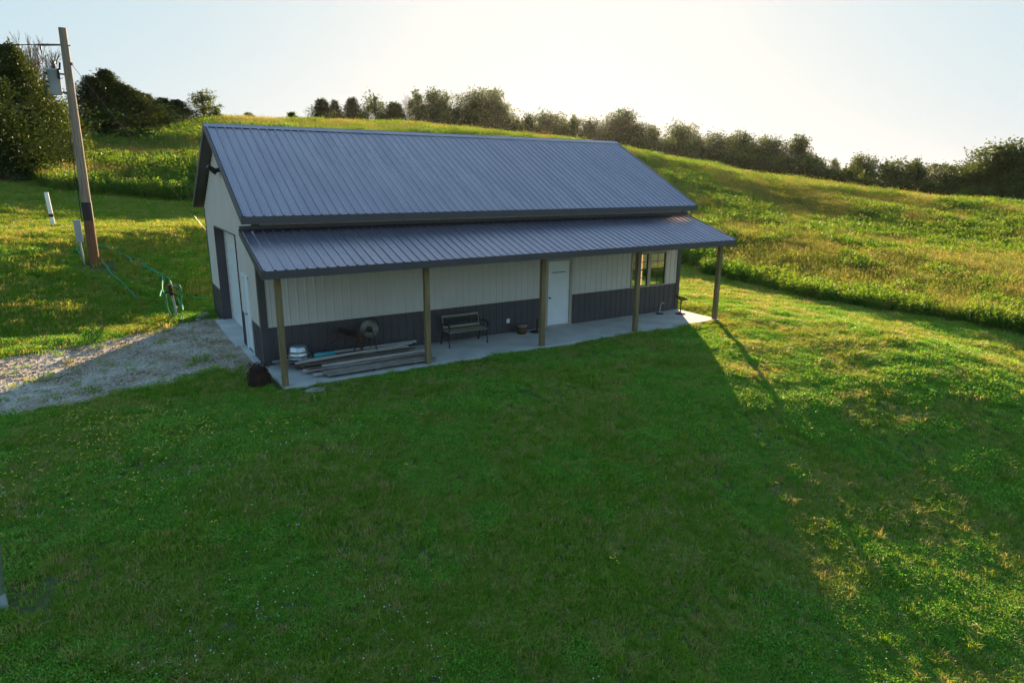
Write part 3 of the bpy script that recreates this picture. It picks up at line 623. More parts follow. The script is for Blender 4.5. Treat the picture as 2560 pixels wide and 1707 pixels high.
def grinder():
    t = empty('treadle_grindstone', (2.3, -0.5, 0)); tag(t, 'rusty treadle grindstone with pale round stone and iron seat on thin legs', 'grindstone')
    C = Matrix.Translation((0.28, -0.08, 0.78)) @ Matrix.Rotation(R(-25), 4, 'Z') @ Matrix.Rotation(R(90), 4, 'X')
    st = MB().lathe([(0.055, 0.035), (0.225, 0.035), (0.24, 0.025), (0.24, -0.025), (0.225, -0.035), (0.055, -0.035), (0.055, 0.035)], 32, C).build('grinding_stone', M['stone'], t)
    MB().lathe([(0.0, 0.06), (0.075, 0.055), (0.085, 0.038), (0.055, 0.03), (0.05, -0.04), (0.08, -0.042), (0.07, -0.06), (0, -0.062)], 18, C).build('hub', M['rust'], st)
    f = MB(); r_ = 0.015
    f.tube([(0.30, -0.22, 0.78), (0.36, -0.28, 0.4), (0.42, -0.34, 0.0)], r_, 7); f.tube([(0.28, 0.06, 0.78), (0.34, 0.14, 0.4), (0.42, 0.22, 0.0)], r_, 7)
    f.tube([(0.12, -0.22, 0.62), (-0.02, -0.26, 0.3), (-0.12, -0.3, 0.0)], r_, 7); f.tube([(0.10, 0.06, 0.62), (-0.05, 0.14, 0.3), (-0.12, 0.2, 0.0)], r_, 7)
    f.tube([(0.38, -0.28, 0.48), (0.1, -0.26, 0.62), (-0.35, -0.1, 0.68), (-0.9, -0.08, 0.5), (-0.98, -0.05, 0.0)], [0.016, 0.018, 0.02, 0.016, 0.014], 7)
    f.tube([(0.38, 0.12, 0.48), (0.1, 0.1, 0.62), (-0.35, -0.05, 0.67)], 0.016, 7); f.tube([(0.30, -0.24, 0.78), (0.28, 0.08, 0.78)], 0.014, 7)
    f.build('frame', M['rust'], t)
    m_ = MB(); m_.torus(0.17, 0.012, Matrix.Translation((0.42, 0.10, 0.86)) @ Matrix.Rotation(R(80), 4, 'X'), 20, 5); m_.tube([(0.42, 0.1, 0.86), (0.30, 0.02, 0.78)], 0.01, 6); m_.build('drive_wheel', M['rust'], t)
    # iron seat: dished pan
    n, k = 22, 7; vs = []; fs = []
    for s_ in (0, 1):
        for i in range(k):
            rr = 0.02+0.21*i/(k-1)
            for j in range(n):
                a = 2*math.pi*j/n; vs.append((-0.34+rr*math.cos(a)*0.95, -0.10+rr*math.sin(a)*(1.1), 0.72+0.09*(i/(k-1))**2*(1.25-0.8*math.cos(a))-0.006*s_))
    for s_ in (0, 1):
        for i in range(k-1):
            for j in range(n):
                q = (s_*k*n+i*n+j, s_*k*n+i*n+(j+1) % n, s_*k*n+(i+1)*n+(j+1) % n, s_*k*n+(i+1)*n+j); fs.append(q if s_ == 0 else tuple(reversed(q)))
    MB().add(vs, fs, True).build('seat', M['rustred'], t)
    m_ = MB(); m_.tube([(-0.12, -0.2, 0.86), (-0.05, -0.22, 0.7), (0.0, -0.24, 0.45), (-0.02, -0.26, 0.25)], [0.05, 0.07, 0.05, 0.03], 10); m_.build('water_can', M['rustred'], t)
    m_ = MB(); m_.tube([(-0.34, -0.1, 0.75), (-0.55, -0.12, 0.82), (-0.75, -0.12, 0.84)], [0.035, 0.03, 0.02], 8); m_.build('lever', M['rust'], t)
    m_ = MB(); m_.box((-0.05, -0.32, 0.10), (0.12, -0.20, 0.125)); m_.box((0.0, 0.0, 0.10), (0.17, 0.12, 0.125)); m_.bar((0.04, -0.2, 0.11), (0.1, 0.0, 0.11), 0.015, 0.015); m_.build('pedals', M['rust'], t)
grinder()
def stool():
    t = empty('tractor_seat_stool', (14.08, -0.72, 0), R(-20)); tag(t, 'dark rusty stool with perforated tractor seat at the right end of the porch', 'stool')
    MB().lathe([(0.0, 0.0), (0.18, 0.0), (0.185, 0.012), (0.12, 0.03), (0.03, 0.045), (0, 0.045)], 24).build('base', M['rust'], t)
    MB().tube([(0, 0, 0.04), (0, 0, 0.50)], 0.021, 10).build('post', M['rust'], t)
    m_ = MB(); n = 26
    def sp(rr, a):
        z = 0.50+0.10*rr**2*(0.9-0.6*math.cos(a)); return (0.22*rr*math.cos(a)+0.02, 0.25*rr*math.sin(a), z)
    for rr in (0.3, 0.62, 1.0):
        pts = [sp(rr, 2*math.pi*j/n) for j in range(n+1)]; m_.tube(pts, 0.012 if rr < 1 else 0.016, 6, caps=False)
    for j in range(12):
        a = 2*math.pi*j/12; m_.tube([sp(0.0, a), sp(0.5, a), sp(1.0, a)], 0.012, 6)
    m_.build('seat', M['rust'], t)
stool()
def keg():
    t = empty('nail_keg', (7.55, -0.36, 0)); tag(t, 'short brown wooden keg with lid beside the porch wall', 'keg')
    MB().lathe([(0.0, 0.0), (0.125, 0.0), (0.155, 0.08), (0.165, 0.15), (0.16, 0.22), (0.15, 0.245), (0, 0.245)], 24).build('body', M['basket'], t)
    m_ = MB(); m_.lathe([(0.163, 0.06), (0.157, 0.05), (0.152, 0.08), (0.163, 0.08)], 24); m_.lathe([(0.168, 0.17), (0.17, 0.20), (0.16, 0.20), (0.158, 0.17)], 24); m_.build('hoop', M['rust'], t)
    MB().lathe([(0.0, 0.247), (0.168, 0.247), (0.17, 0.272), (0.0, 0.276)], 24).build('lid', M['benchwood'], t)
keg()
def stand():
    t = empty('umbrella_base', (8.02, -0.42, 0)); tag(t, 'dark round cast base with short rusty tube left of the front door', 'stand')
    MB().lathe([(0.0, 0.0), (0.17, 0.0), (0.175, 0.02), (0.12, 0.045), (0.04, 0.06), (0, 0.06)], 24).build('base', M['castiron'], t)
    MB().tube([(0.06, 0, 0.05), (0.06, 0, 0.42)], 0.03, 10).build('tube', M['rustred'], t)
stand()
def pipe_orn():
    t = empty('bent_pipe', (13.45, -0.32, 0)); tag(t, 'thin pale bent pipe standing on a small dark base under the window', 'pipe')
    MB().lathe([(0.0, 0.0), (0.15, 0.0), (0.15, 0.012), (0.03, 0.03), (0, 0.03)], 20).build('base', M['castiron'], t)
    MB().tube([(0, 0, 0.02), (0.0, 0, 0.12), (0.035, 0, 0.26), (0.05, 0, 0.36), (0.10, -0.01, 0.40), (0.15, -0.01, 0.375), (0.17, -0.01, 0.35), (0.22, -0.01, 0.36)], [0.028, 0.022, 0.016, 0.015, 0.015, 0.017, 0.015, 0.009], 8).build('pipe', M['pvc'], t)
pipe_orn()
def lumber():
    rnd = random.Random(5); GRP = 'weathered boards stacked on the porch'
    OR = ['first', 'second', 'third', 'fourth', 'fifth', 'sixth', 'seventh', 'eighth', 'ninth']
    def board(x0, y0, x1, y1, z, w_, th, m_, lab, zr=None, name='board'):
        dx_, dy_ = x1-x0, y1-y0; Ln = math.hypot(dx_, dy_); a = math.atan2(dy_, dx_)
        segs = 8; vs = []; fs = []; bow = rnd.uniform(-0.012, 0.012)
        for i in range(segs+1):
            u = Ln*i/segs; zz = bow*math.sin(math.pi*i/segs); j = rnd.uniform(-0.003, 0.003)
            vs += [(u, -w_/2+j, zz), (u, w_/2+j, zz), (u, w_/2+j, zz+th), (u, -w_/2+j, zz+th)]
        for i in range(segs):
            b = 4*i
            for k in range(4): fs.append((b+k, b+(k+1) % 4, b+4+(k+1) % 4, b+4+k))
        fs += [(3, 2, 1, 0), (4*segs, 4*segs+1, 4*segs+2, 4*segs+3)]
        fs = [tuple(reversed(f)) for f in fs]
        o = MB().add(vs, fs).build(name, m_, None, (x0, y0, z), (rnd.uniform(-.05, .05), -math.atan2((zr or z)-z, Ln), a), bevel=0.003)
        tag(o, lab, 'board', GRP); return o
    # bearers
    for k, x in enumerate((1.15, 2.3, 3.35)):
        o = MB().box((x-0.045, -1.82, 0.0), (x+0.045, -0.35, 0.06)).build('bearer', M['brownwood'], bevel=0.004)
        tag(o, ('brown crosswise timber under the left end of the board stack', 'brown crosswise timber under the middle of the board stack', 'brown crosswise timber under the right end of the board stack')[k], 'timber')
    z = 0.065
    lay = [  # layers: y range shrinking upward
        [(-1.80, 0.15), (-1.62, 0.14), (-1.44, 0.15), (-1.26, 0.15), (-1.08, 0.14), (-0.9, 0.15), (-0.72, 0.15), (-0.54, 0.15), (-0.38, 0.13)],
        [(-1.66, 0.15), (-1.47, 0.13), (-1.28, 0.15), (-1.09, 0.14), (-0.9, 0.15), (-0.7, 0.14), (-0.5, 0.15)],
        [(-1.5, 0.14), (-1.3, 0.15), (-1.1, 0.12), (-0.85, 0.14), (-0.62, 0.15), (-0.44, 0.12)],
        [(-1.34, 0.12), (-1.1, 0.14), (-0.8, 0.12), (-0.52, 0.12)],
        [(-1.2, 0.13), (-0.75, 0.12)]]
    for li, row in enumerate(lay):
        for (y, w_) in row:
            ln = rnd.uniform(2.5, 3.1); x0 = 0.55+rnd.uniform(-0.12, 0.38)+li*0.05+(0.25 if y < -1.4 else 0)
            dyy = rnd.uniform(-0.06, 0.22)*(1 if li > 1 else 0.2)
            m_ = rnd.choice([M['oldwood'], M['brownwood'], M['brownwood'], M['palewood']])
            nm = {'weathered board': 'grey', 'brown weathered board': 'brown', 'pale board': 'pale'}[m_.name]
            k_ = row.index((y, w_)); board(x0, y, min(x0+ln, 3.95), y+dyy, z, w_, 0.028, m_, f"{nm} board, {OR[k_]} from the lawn in the {['bottom', 'second', 'third', 'fourth', 'top'][li]} layer of the porch stack")
        z += 0.036
    board(0.5, -1.05, 3.75, -0.62, z, 0.10, 0.03, M['palewood'], 'long pale grey board lying topmost across the porch stack'); z += 0.034
    board(1.2, -0.28, 4.02, -0.30, z-0.1, 0.09, 0.05, M['palewood'], 'pale timber along the wall side of the board stack')
    board(0.85, -0.30, 3.9, -0.16, z-0.16, 0.12, 0.03, M['brownwood'], 'brown board leaning low against the charcoal wall')
    board(0.15, -0.62, 1.25, -0.5, z-0.11, 0.16, 0.035, M['brownwood'], 'short brown board under the washtub')
    board(0.1, -0.40, 1.2, -0.36, z-0.11, 0.14, 0.035, M['oldwood'], 'short grey board behind the washtub')
    zt = z
    # washtub tipped on its side on the boards
    t = empty('washtub', (0.72, -0.52, z-0.06+0.02), R(8)); tag(t, 'galvanised steel washtub turned over on the board stack behind the first post', 'washtub')
    prof = [(0.24, 0.02), (0.245, 0.09), (0.25, 0.10), (0.245, 0.11), (0.225, 0.19), (0.23, 0.20), (0.224, 0.21), (0.205, 0.30), (0.195, 0.315), (0.0, 0.318)]
    MB().lathe(prof+[(0.0, 0.31), (0.19, 0.305), (0.232, 0.02)], 32).build('body', M['galv'], t)
    MB().torus(0.243, 0.011, Matrix.Translation((0, 0, 0.015)), 32, 6).build('rim', M['galv'], t)
    for s_ in (-1, 1): MB().tube([(s_*0.235, -0.06, 0.08), (s_*0.285, -0.05, 0.10), (s_*0.285, 0.05, 0.10), (s_*0.235, 0.06, 0.08)], 0.007, 6).build('handle', M['galv'], t)
    t = empty('plastic_pipe', (1.02, -0.6, z-0.075+0.055), R(3)); tag(t, 'short turquoise plastic pipe lying on the board stack beside the washtub', 'pipe')
    MB().lathe([(0.052, 0), (0.052, 0.60), (0.045, 0.60), (0.045, 0), (0.052, 0)], 20, Matrix.Rotation(R(90), 4, 'Y')).build('tube', M['cyan'], t)
    MB().lathe([(0.056, 0.0), (0.057, 0.05), (0.053, 0.05), (0.0525, 0.0)], 20, Matrix.Rotation(R(90), 4, 'Y')).build('coupling', M['rust'], t)
lumber()
def rusty_roll():
    c = (-0.42, -1.32, H(-0.42, -1.32)); t = empty('wire_roll', c); tag(t, 'dark rusty roll of woven fence wire on the grass by the slab corner', 'wire roll')
    rnd = random.Random(2); m_ = MB()
    for lay in range(4):
        rb = 0.265-lay*0.05
        for k in range(9):
            z = 0.03+k*0.05; r0 = rb*math.sqrt(max(0.1, 1-((z-0.17)/0.36)**2)); pts = []
            ph = rnd.uniform(0, 6)
            for j in range(23):
                a = 2*math.pi*j/22; r_ = r0*(1+0.06*math.sin(3*a+ph)); pts.append((r_*math.cos(a), r_*math.sin(a), z+rnd.uniform(-.012, .012)))
            m_.tube(pts, 0.008, 5, caps=False)
        r0 = rb*0.9
        for j in range(18):
            a = 2*math.pi*j/18+lay; m_.tube([(r0*math.cos(a), r0*math.sin(a), 0.02), (r0*1.1*math.cos(a+.05), r0*1.1*math.sin(a+.05), 0.2), (r0*0.6*math.cos(a+.1), r0*0.6*math.sin(a+.1), 0.46)], 0.007, 5)
    m_.build('woven_wire', M['darkrust'], t)
    MB().lathe([(0.0, 0.42), (0.13, 0.38), (0.2, 0.28), (0.22, 0.14), (0.2, 0.0)], 16).build('core', M['darkrust'], t)
    m_ = MB()
    for k in range(40):
        a = rnd.uniform(0, 6.28); r_ = rnd.uniform(0.05, 0.26); m_.tube([(r_*math.cos(a), r_*math.sin(a), 0.44), (r_*math.cos(a+.4)*1.05, r_*math.sin(a+.4)*1.05, 0.53+rnd.uniform(-.03, .04)), (r_*math.cos(a+.9)*1.1, r_*math.sin(a+.9)*1.1, 0.45)], 0.007, 4)
    m_.build('loose_wire', M['darkrust'], t)
rusty_roll()
def rockmesh(seed, s=1.0, flat=0.65):
    import bmesh
    bm = bmesh.new(); bmesh.ops.create_icosphere(bm, subdivisions=3, radius=1.0); rnd = random.Random(seed)
    off = Vector((rnd.uniform(0, 50), rnd.uniform(0, 50), rnd.uniform(0, 50)))
    from mathutils import noise
    cuts = [(Vector((rnd.gauss(0, 1), rnd.gauss(0, 1), rnd.gauss(0, 1))).normalized(), rnd.uniform(0.6, 0.85)) for _ in range(9)]
    for v in bm.verts:
        c = v.co.normalized(); r_ = 1+0.25*noise.noise(c*1.3+off)
        for n_, d_ in cuts:
            k = c.dot(n_)
            if k > 0: r_ = min(r_, d_/max(k, 1e-3))
        v.co = c*r_*s; v.co.z *= flat; v.co.x *= 1.15
    me = bpy.data.meshes.new('rock'); bm.to_mesh(me); bm.free(); return me
rocks = [((-0.62, 7.35), 0.20, 'rounded brown rock closest to the gable wall of the workshop'), ((-0.98, 7.45), 0.17, 'pale rock between the brown rock and the small white one'), ((-1.45, 7.25), 0.13, 'small white rock furthest left at the gravel edge'),
         ((-0.75, 7.0), 0.10, 'small tan stone in front of the brown rock'), ((-0.42, 7.62), 0.15, 'dark rock tucked against the back corner of the gable wall')]
for k, ((x, y), s_, lab) in enumerate(rocks):
    me = rockmesh(k+1, s_); me.materials.append(M['stone'] if k in (1, 2) else M['rock']); o = link('rock', me, None, (x, y, H(x, y)+s_*0.3), (0, 0, k*1.3)); tag(o, lab, 'rock')
p = hit(785, 980); me = rockmesh(11, 0.21, 0.25); me.materials.append(M['rock']); o = link('flat_stone', me, None, (p.x, p.y, p.z+0.05)); tag(o, 'flat pale stone lying in the lawn in front of the board stack', 'stone')
# a couple of short sticks of lath by the wall corner
for k, (u1, v1, u2, v2) in enumerate(((497, 774, 520, 771), (505, 780, 521, 782))):
    a, b_ = hit(u1, v1), hit(u2, v2); o = MB().bar(a+Vector((0, 0, .035)), b_+Vector((0, 0, .035)), 0.05, 0.02).build('lath', M['palewood']); tag(o, ('longer pale stick lying in the grass left of the gable corner', 'shorter pale stick lying below the longer one')[k], 'stick')

# ------------------------------------------------------------------ utility pole
PB = Vector((-3.52, 12.1, 0)); PB.z = H(PB.x, PB.y)
def catenary(a, b_, sag, n=24):
    a, b_ = Vector(a), Vector(b_); return [a.lerp(b_, i/n)-Vector((0, 0, 4*sag*(i/n)*(1-i/n))) for i in range(n+1)]
def utility_pole():
    t = empty('utility_pole', PB); tag(t, 'tall wooden utility pole with grey transformer and black band on the bank', 'utility pole')
    HT = 8.15; lean = 0.18
    at = lambda z: Vector((lean*z/HT*0.6, -lean*z/HT*0.2, z))
    rr = lambda z: 0.175-0.055*z/HT
    mk = lambda z0, z1, m_, nm, e=0.0: MB().tube([at(z0+(z1-z0)*i/8) for i in range(9)], [rr(z0+(z1-z0)*i/8)+e for i in range(9)], 20).build(nm, m_, t)
    mk(1.68, HT, M['woodpole'], 'pole'); mk(-0.3, 1.68, M['woodpole_low'], 'pole_butt', 0.004); mk(1.62, 2.28, M['black'], 'black_band', 0.008)
    # transformer: right-hand rule: screen left is about -x
    c = at(6.35)+Vector((-0.44, -0.05, 0)); mtx = Matrix.Translation(c)
    tr = MB().lathe([(0.0, -0.40), (0.185, -0.40), (0.19, -0.38), (0.19, 0.36), (0.21, 0.37), (0.21, 0.41), (0.16, 0.44), (0.0, 0.46)], 26, mtx).build('transformer', M['xfmr'], t)
    m_ = MB(); m_.lathe([(0.0, 0.45), (0.055, 0.45), (0.045, 0.50), (0.075, 0.53), (0.045, 0.56), (0.075, 0.59), (0.045, 0.62), (0.07, 0.65), (0.03, 0.70), (0.0, 0.71)], 14, mtx @ Matrix.Translation((0.05, 0, 0))); m_.build('bushing', M['porcelain'], tr)
    m_ = MB(); m_.tube([c+Vector((0.2, -0.1, 0.40)), c+Vector((0.24, -0.1, 0.66))], 0.03, 8); m_.tube([c+Vector((0.16, -0.2, 0.1)), c+Vector((0.16, -0.21, 0.44))], 0.035, 8); m_.build('arrester', M['black'], tr)
    for zz in (0.3, -0.3): MB().bar(c+Vector((0.16, 0.03, zz)), at(6.35+zz)+Vector((-0.12, 0.03, 0)), 0.06, 0.05).build('bracket', M['black'], tr)
    for zz in (0.28, 0.0, -0.15): MB().tube([c+Vector((-0.17, -0.08, zz)), c+Vector((-0.26, -0.1, zz))], 0.03, 8).build('terminal', M['black'], tr)
    m_ = MB(); m_.tube([c+Vector((-0.26, -0.1, 0.28)), c+Vector((-0.31, -0.1, 0.0)), c+Vector((-0.30, -0.1, -0.5)), c+Vector((-0.1, -0.1, -0.85)), c+Vector((0.25, -0.05, -1.0)), c+Vector((0.36, 0, -1.3))], 0.012, 6)
    m_.tube([c+Vector((-0.26, -0.1, -0.15)), c+Vector((-0.28, -0.1, -0.5)), c+Vector((0.1, -0.1, -0.65)), c+Vector((0.36, 0, -1.0))], 0.012, 6)
    m_.build('service_cable', M['black'], tr)
    top = at(7.6)+Vector((-0.1, 0, 0))
    far = Vector((-31.0, 9.5, 9.3-PB.z))
    m_ = MB(); m_.tube([top, top+Vector((-0.55, 0.02, -0.05)), top+Vector((-0.75, 0.02, -0.07))], [0.028, 0.04, 0.02], 8); m_.tube([top+Vector((-0.6, 0.02, -0.08)), top+Vector((-0.6, 0.02, -0.22))], 0.03, 8); m_.build('insulator', M['porcelain'], t)
    m_ = MB(); m_.tube(catenary(top+Vector((-0.75, 0.02, -0.07)), far, 0.5), 0.017, 5)
    b2 = c+Vector((0.05, 0, 0.70)); m_.tube([top+Vector((-1.1, 0.02, -0.10)), top+Vector((-1.15, 0.02, -0.35)), top+Vector((-0.85, 0, -0.75)), b2+Vector((-0.1, 0, 0.2)), b2], 0.015, 5); m_.build('power_line', M['wire'], t)
    m_ = MB(); m_.tube([at(7.0)+Vector((0.1, -0.05, 0)), at(7.0)+Vector((0.16, -0.08, 0))], 0.05, 8)
    MB().tube([at(7.6)+Vector((0.08, 0, 0)), at(7.6)+Vector((0.17, 0, 0))], 0.02, 6).build('bolt', M['rust'], t)
    m_.build('pole_hardware', M['rust'], t)
    for zz in (5.95, 5.5): MB().tube([at(zz)+Vector((0.1, 0, 0)), at(zz)+Vector((0.24, 0, 0))], 0.012, 6).build('bolt', M['rust'], t)
    an = hit(516, 601); an = Vector(an)+Vector((0.25, 0.3, 0)); an.z = H(an.x, an.y)
    g0 = at(7.0)+Vector((0.12, -0.05, 0)); g1 = an-PB
    MB().tube([g0, g1], 0.008, 5).build('guy_wire', M['dark'], t)
    MB().tube([g1.lerp(g0, 0.15), g1.lerp(g0, 0.085)], 0.014, 8).build('guy_guard', M['pvc'], t)
    MB().tube([g1.lerp(g0, 0.085), g1], 0.02, 8).build('guy_guard', M['orange'], t)
    # conduit and meter box on the left side
    m_ = MB(); m_.tube([(-0.15, -0.06, 5.4), (-0.19, -0.05, 1.6)], 0.014, 8); m_.build('conduit', M['wire'], t)
    m_ = MB(); m_.tube([(-0.36, -0.03, 0.95), (-0.31, -0.03, -0.1)], 0.035, 8); m_.build('conduit', M['pvc'], t)
    MB().box((-0.46, -0.13, 0.85), (-0.24, 0.04, 1.65)).build('meter_box', M['xfmr'], t, bevel=0.01)
utility_pole()
# white marker post further back and the pipe at the lower left
d_ = 36.0; x, y = P(-3.0, d_); z = H(x, y)
t = empty('marker_post', (x, y, z)); tag(t, 'white square post with a rusty strap standing on the mown strip', 'post')
MB().tube([(0, 0, -0.2), (-0.09, 0, 1.6)], 0.085, 10).build('post', M['white'], t); MB().tube([(-0.035, 0, 0.52), (-0.042, 0, 0.66)], 0.092, 10).build('strap', M['rust'], t)
p = hit(14, 1522); t = empty('steel_pipe', (p.x, p.y, p.z)); tag(t, 'pale leaning pipe rising from a bare patch at the lower left edge', 'pipe')
MB().tube([(0, 0, -0.2), (-0.02, 0.02, 0.20)], 0.048, 14).build('pipe_foot', M['pvc'], t); MB().tube([(-0.02, 0.02, 0.20), (0.17, -0.05, 2.2)], 0.04, 14).build('pipe', M['galv'], t)

# ------------------------------------------------------------------ hydrant and hoses
HB = hit(443, 798)
def hydrant():
    t = empty('yard_hydrant', HB); tag(t, 'yard hydrant with rusty head on a pale standpipe, green hoses hung on it', 'hydrant')
    MB().tube([(0, 0, -0.1), (-0.02, 0, 0.45), (-0.07, 0, 0.85)], 0.035, 10).build('standpipe', M['pvc'], t)
    h = MB(); h.tube([(-0.07, 0, 0.83), (-0.09, 0, 0.93), (-0.1, 0, 1.12), (-0.1, 0, 1.20)], [0.055, 0.075, 0.065, 0.05], 12); h.tube([(-0.09, -0.02, 0.92), (-0.24, -0.05, 0.96), (-0.27, -0.05, 0.88)], [0.035, 0.03, 0.03], 8); h.tube([(-0.08, 0, 0.9), (0.02, -0.06, 0.88), (0.08, -0.08, 0.8)], [0.04, 0.035, 0.035], 8)
    h.build('head', M['rust'], t)
    m_ = MB(); m_.tube([(-0.1, 0, 1.15), (0.02, 0, 1.22), (0.10, 0, 1.05)], [0.02, 0.018, 0.02], 8); m_.build('handle', M['rustred'], t)
    MB().lathe([(0.0, 0), (0.03, 0), (0.03, 0.04), (0, 0.045)], 10, Matrix.Translation((0.03, -0.03, 0.42)) @ Matrix.Rotation(R(90), 4, 'X')).build('valve_cap', M['white'], t)
hydrant()
def smooth(pts, n=6):
    pts = [Vector(p) for p in pts]; o = []
    for i in range(len(pts)-1):
        p0, p1, p2, p3 = pts[max(i-1, 0)], pts[i], pts[i+1], pts[min(i+2, len(pts)-1)]
        for k in range(n):
            t = k/n; o.append(0.5*((2*p1)+(p2-p0)*t+(2*p0-5*p1+4*p2-p3)*t*t+(3*p1-p0-3*p2+p3)*t**3))
    return o+[pts[-1]]
Q = lambda x, y: (x/2.613, 400+y/2.613)   # pixel of the enlarged view -> photo pixel
def hose(pxs, lab, pre=(), post=(), up=0.12):
    pts = [Vector(p) for p in pre]+[Vector(hit(*Q(*p)))+Vector((0, 0, up)) for p in pxs]+[Vector(p) for p in post]
    o = MB().tube(smooth(pts), 0.024, 7).build('garden_hose', M['hose']); tag(o, lab, 'hose'); return o
hh_ = HB+Vector((-0.12, -0.02, 0.95))
hose([(552, 650), (520, 625), (503, 600), (512, 585), (545, 578), (600, 582), (690, 590), (760, 615), (810, 635), (850, 665), (880, 700), (930, 712), (960, 700), (935, 680), (880, 660), (855, 668), (862, 690), (905, 705), (955, 720), (1010, 745), (1060, 770)],
     'green hose running from the pole through a loop to the hydrant head', post=[HB+Vector((-0.3, 0.5, 0.92)), hh_])
hose([(925, 695), (935, 720), (955, 705), (930, 695), (960, 715), (1000, 735), (1050, 762), (1100, 785)], 'green hose stretched beside the looped one and drooping over the right of the hydrant',
     post=[HB+Vector((0.05, 0.9, 1.0)), HB+Vector((0.2, 0.2, 1.12)), HB+Vector((0.2, -0.05, 0.95)), HB+Vector((0.07, -0.08, 0.8))])
hose([(970, 725), (1020, 755), (1075, 790)], 'short green hose hanging lowest between the bank and the hydrant', post=[HB+Vector((-0.4, 0.5, 0.75)), HB+Vector((-0.27, -0.05, 0.90)), HB+Vector((-0.25, -0.05, 0.4)), HB+Vector((-0.12, -0.1, 0.05)), HB+Vector((0.05, -0.25, 0.03))])
hose([(645, 672), (690, 705), (735, 770), (790, 810), (835, 860), (870, 893), (895, 930)], 'green hose lying straight down the bank from the foot of the pole')
o = hose([(1125, 1040), (1165, 1035), (1190, 1045), (1180, 1065), (1200, 1060), (1195, 1030)], 'short dark green hose end curled at the hydrant foot')
o = hose([(1190, 905), (1250, 915), (1320, 922), (1375, 925)], 'thin green hose trailing right from the hydrant towards the workshop', pre=[HB+Vector((0.08, -0.08, 0.75)), HB+Vector((0.2, 0.0, 0.3))])

# ------------------------------------------------------------------ trees
def card_cloud(cen, size, asp, rg, upbias=0.0, direc=None):
    """leaf quads at centres cen with random orientation"""
    n = len(cen); a = rg.normal(size=(n, 3))
    if direc is not None: a = direc+a*0.45
    a /= np.linalg.norm(a, axis=1)[:, None]; b = rg.normal(size=(n, 3)); b -= a*(a*b).sum(1)[:, None]; b /= np.linalg.norm(b, axis=1)[:, None]
    s = (size*rg.uniform(0.6, 1.3, n))[:, None]; u = a*s*asp; v = b*s
    V = np.stack([cen-u, cen-v*0.6+u*0.1, cen+u, cen+v*0.6+u*0.1], 1).reshape(-1, 3)
    return V, np.arange(4*n).reshape(n, 4)
TREES = {}
def trunk_mesh(paths, m_, name='trunk'):
    mb = MB()
    for pts, rs in paths: mb.tube(pts, rs, 6, caps=False)
    me = bpy.data.meshes.new(name); me.from_pydata(mb.v, [], mb.f); me.materials.append(m_); me.polygons.foreach_set('use_smooth', [True]*len(mb.f)); return me
def broadleaf(key, seed, nl=17000, airy=0.0, wide=0.42, base=0.12, m_='leaf', size=0.0125):
    rg = np.random.default_rng(seed); rd = random.Random(seed); paths = []
    paths.append(([(0, 0, -0.03), (0.01, 0, base*0.6), (rd.uniform(-.02, .02), rd.uniform(-.02, .02), 0.55), (rd.uniform(-.04, .04), 0, 0.85)], [0.024, 0.019, 0.011, 0.003]))
    lob = []; nlob = 30
    for i in range(nlob):
        z = base+0.08+(0.93-base)*(i+0.5)/nlob; prof = math.sin(math.pi*min(1, max(0.06, (z-base)/(1.02-base)))**0.62)
        a = i*2.4+rd.uniform(-.4, .4); r_ = wide*prof*rd.uniform(0.25, 0.85)
        c = np.array([r_*math.cos(a), r_*math.sin(a), z+rd.uniform(-.05, .05)]); s = rd.uniform(0.06, 0.17)*(1-airy*0.35); lob.append((c, s))
        z0 = max(base*0.8, z-0.12-0.3*r_); paths.append(([(0, 0, z0), (c[0]*0.5, c[1]*0.5, (z0+z)/2+0.02), tuple(c)], [0.009, 0.006, 0.002]))
    cen = []; w_ = np.array([s**2 for c, s in lob]); cnt = (nl*w_/w_.sum()).astype(int)
    for (c, s), k in zip(lob, cnt):
        # sub-clumps within each lobe give ragged light and dark groups
        sub = rg.normal(size=(9, 3)); sub /= np.linalg.norm(sub, axis=1)[:, None]; sub = sub*s*rg.uniform(0.4, 1.15, (9, 1)); sub[:, 2] *= 0.75
        pk = sub[rg.integers(0, 9, k)]+rg.normal(size=(k, 3))*s*0.28*(1+airy*0.3); cen.append(c+pk)
    cen = np.concatenate(cen); V, Fq = card_cloud(cen, size, 1.0, rg)
    TREES[key] = (trunk_mesh(paths, M['bark']), npmesh('crown', V, [Fq], M[m_]))
def cedar(key, seed, nb=620, wide=0.30, m_='cedar', spread=1.0):
    rg = np.random.default_rng(seed); rd = random.Random(seed); cen = []; dr = []
    ph = rd.uniform(0, 6)
    for i in range(nb):
        z = 0.02+0.94*(i/nb)**0.9; a = i*2.399+rd.uniform(-.3, .3)
        r_ = wide*((1-z)**0.95+0.10*math.sin(z*23+ph)*(1-z))*(0.78+0.22*math.sin(3*a+ph+z*6)+rd.uniform(-.28, .28))+0.008
        L_ = 0.10+0.05*rd.random(); m = 42; tt = rg.uniform(0, 1, m)**0.7
        rad = r_*tt; zz = z+0.30*rad+0.10*tt**2*rd.uniform(0.3, 1.5)*(0.4+r_*2)
        c = np.stack([rad*math.cos(a), rad*math.sin(a), zz], 1)+rg.normal(size=(m, 3))*0.011*(1+r_*2); cen.append(c)
        d = np.array([math.cos(a)*0.75, math.sin(a)*0.75, 0.75]); dr.append(np.tile(d, (m, 1)))
    cen = np.concatenate(cen); dr = np.concatenate(dr); V, Fq = card_cloud(cen, 0.0065, 1.5, rg, direc=dr)
    paths = [([(0, 0, -0.03), (0, 0, 0.5), (0, 0, 0.97)], [0.02, 0.012, 0.002])]
    TREES[key] = (trunk_mesh(paths, M['bark']), npmesh('crown', V, [Fq], M[m_]))
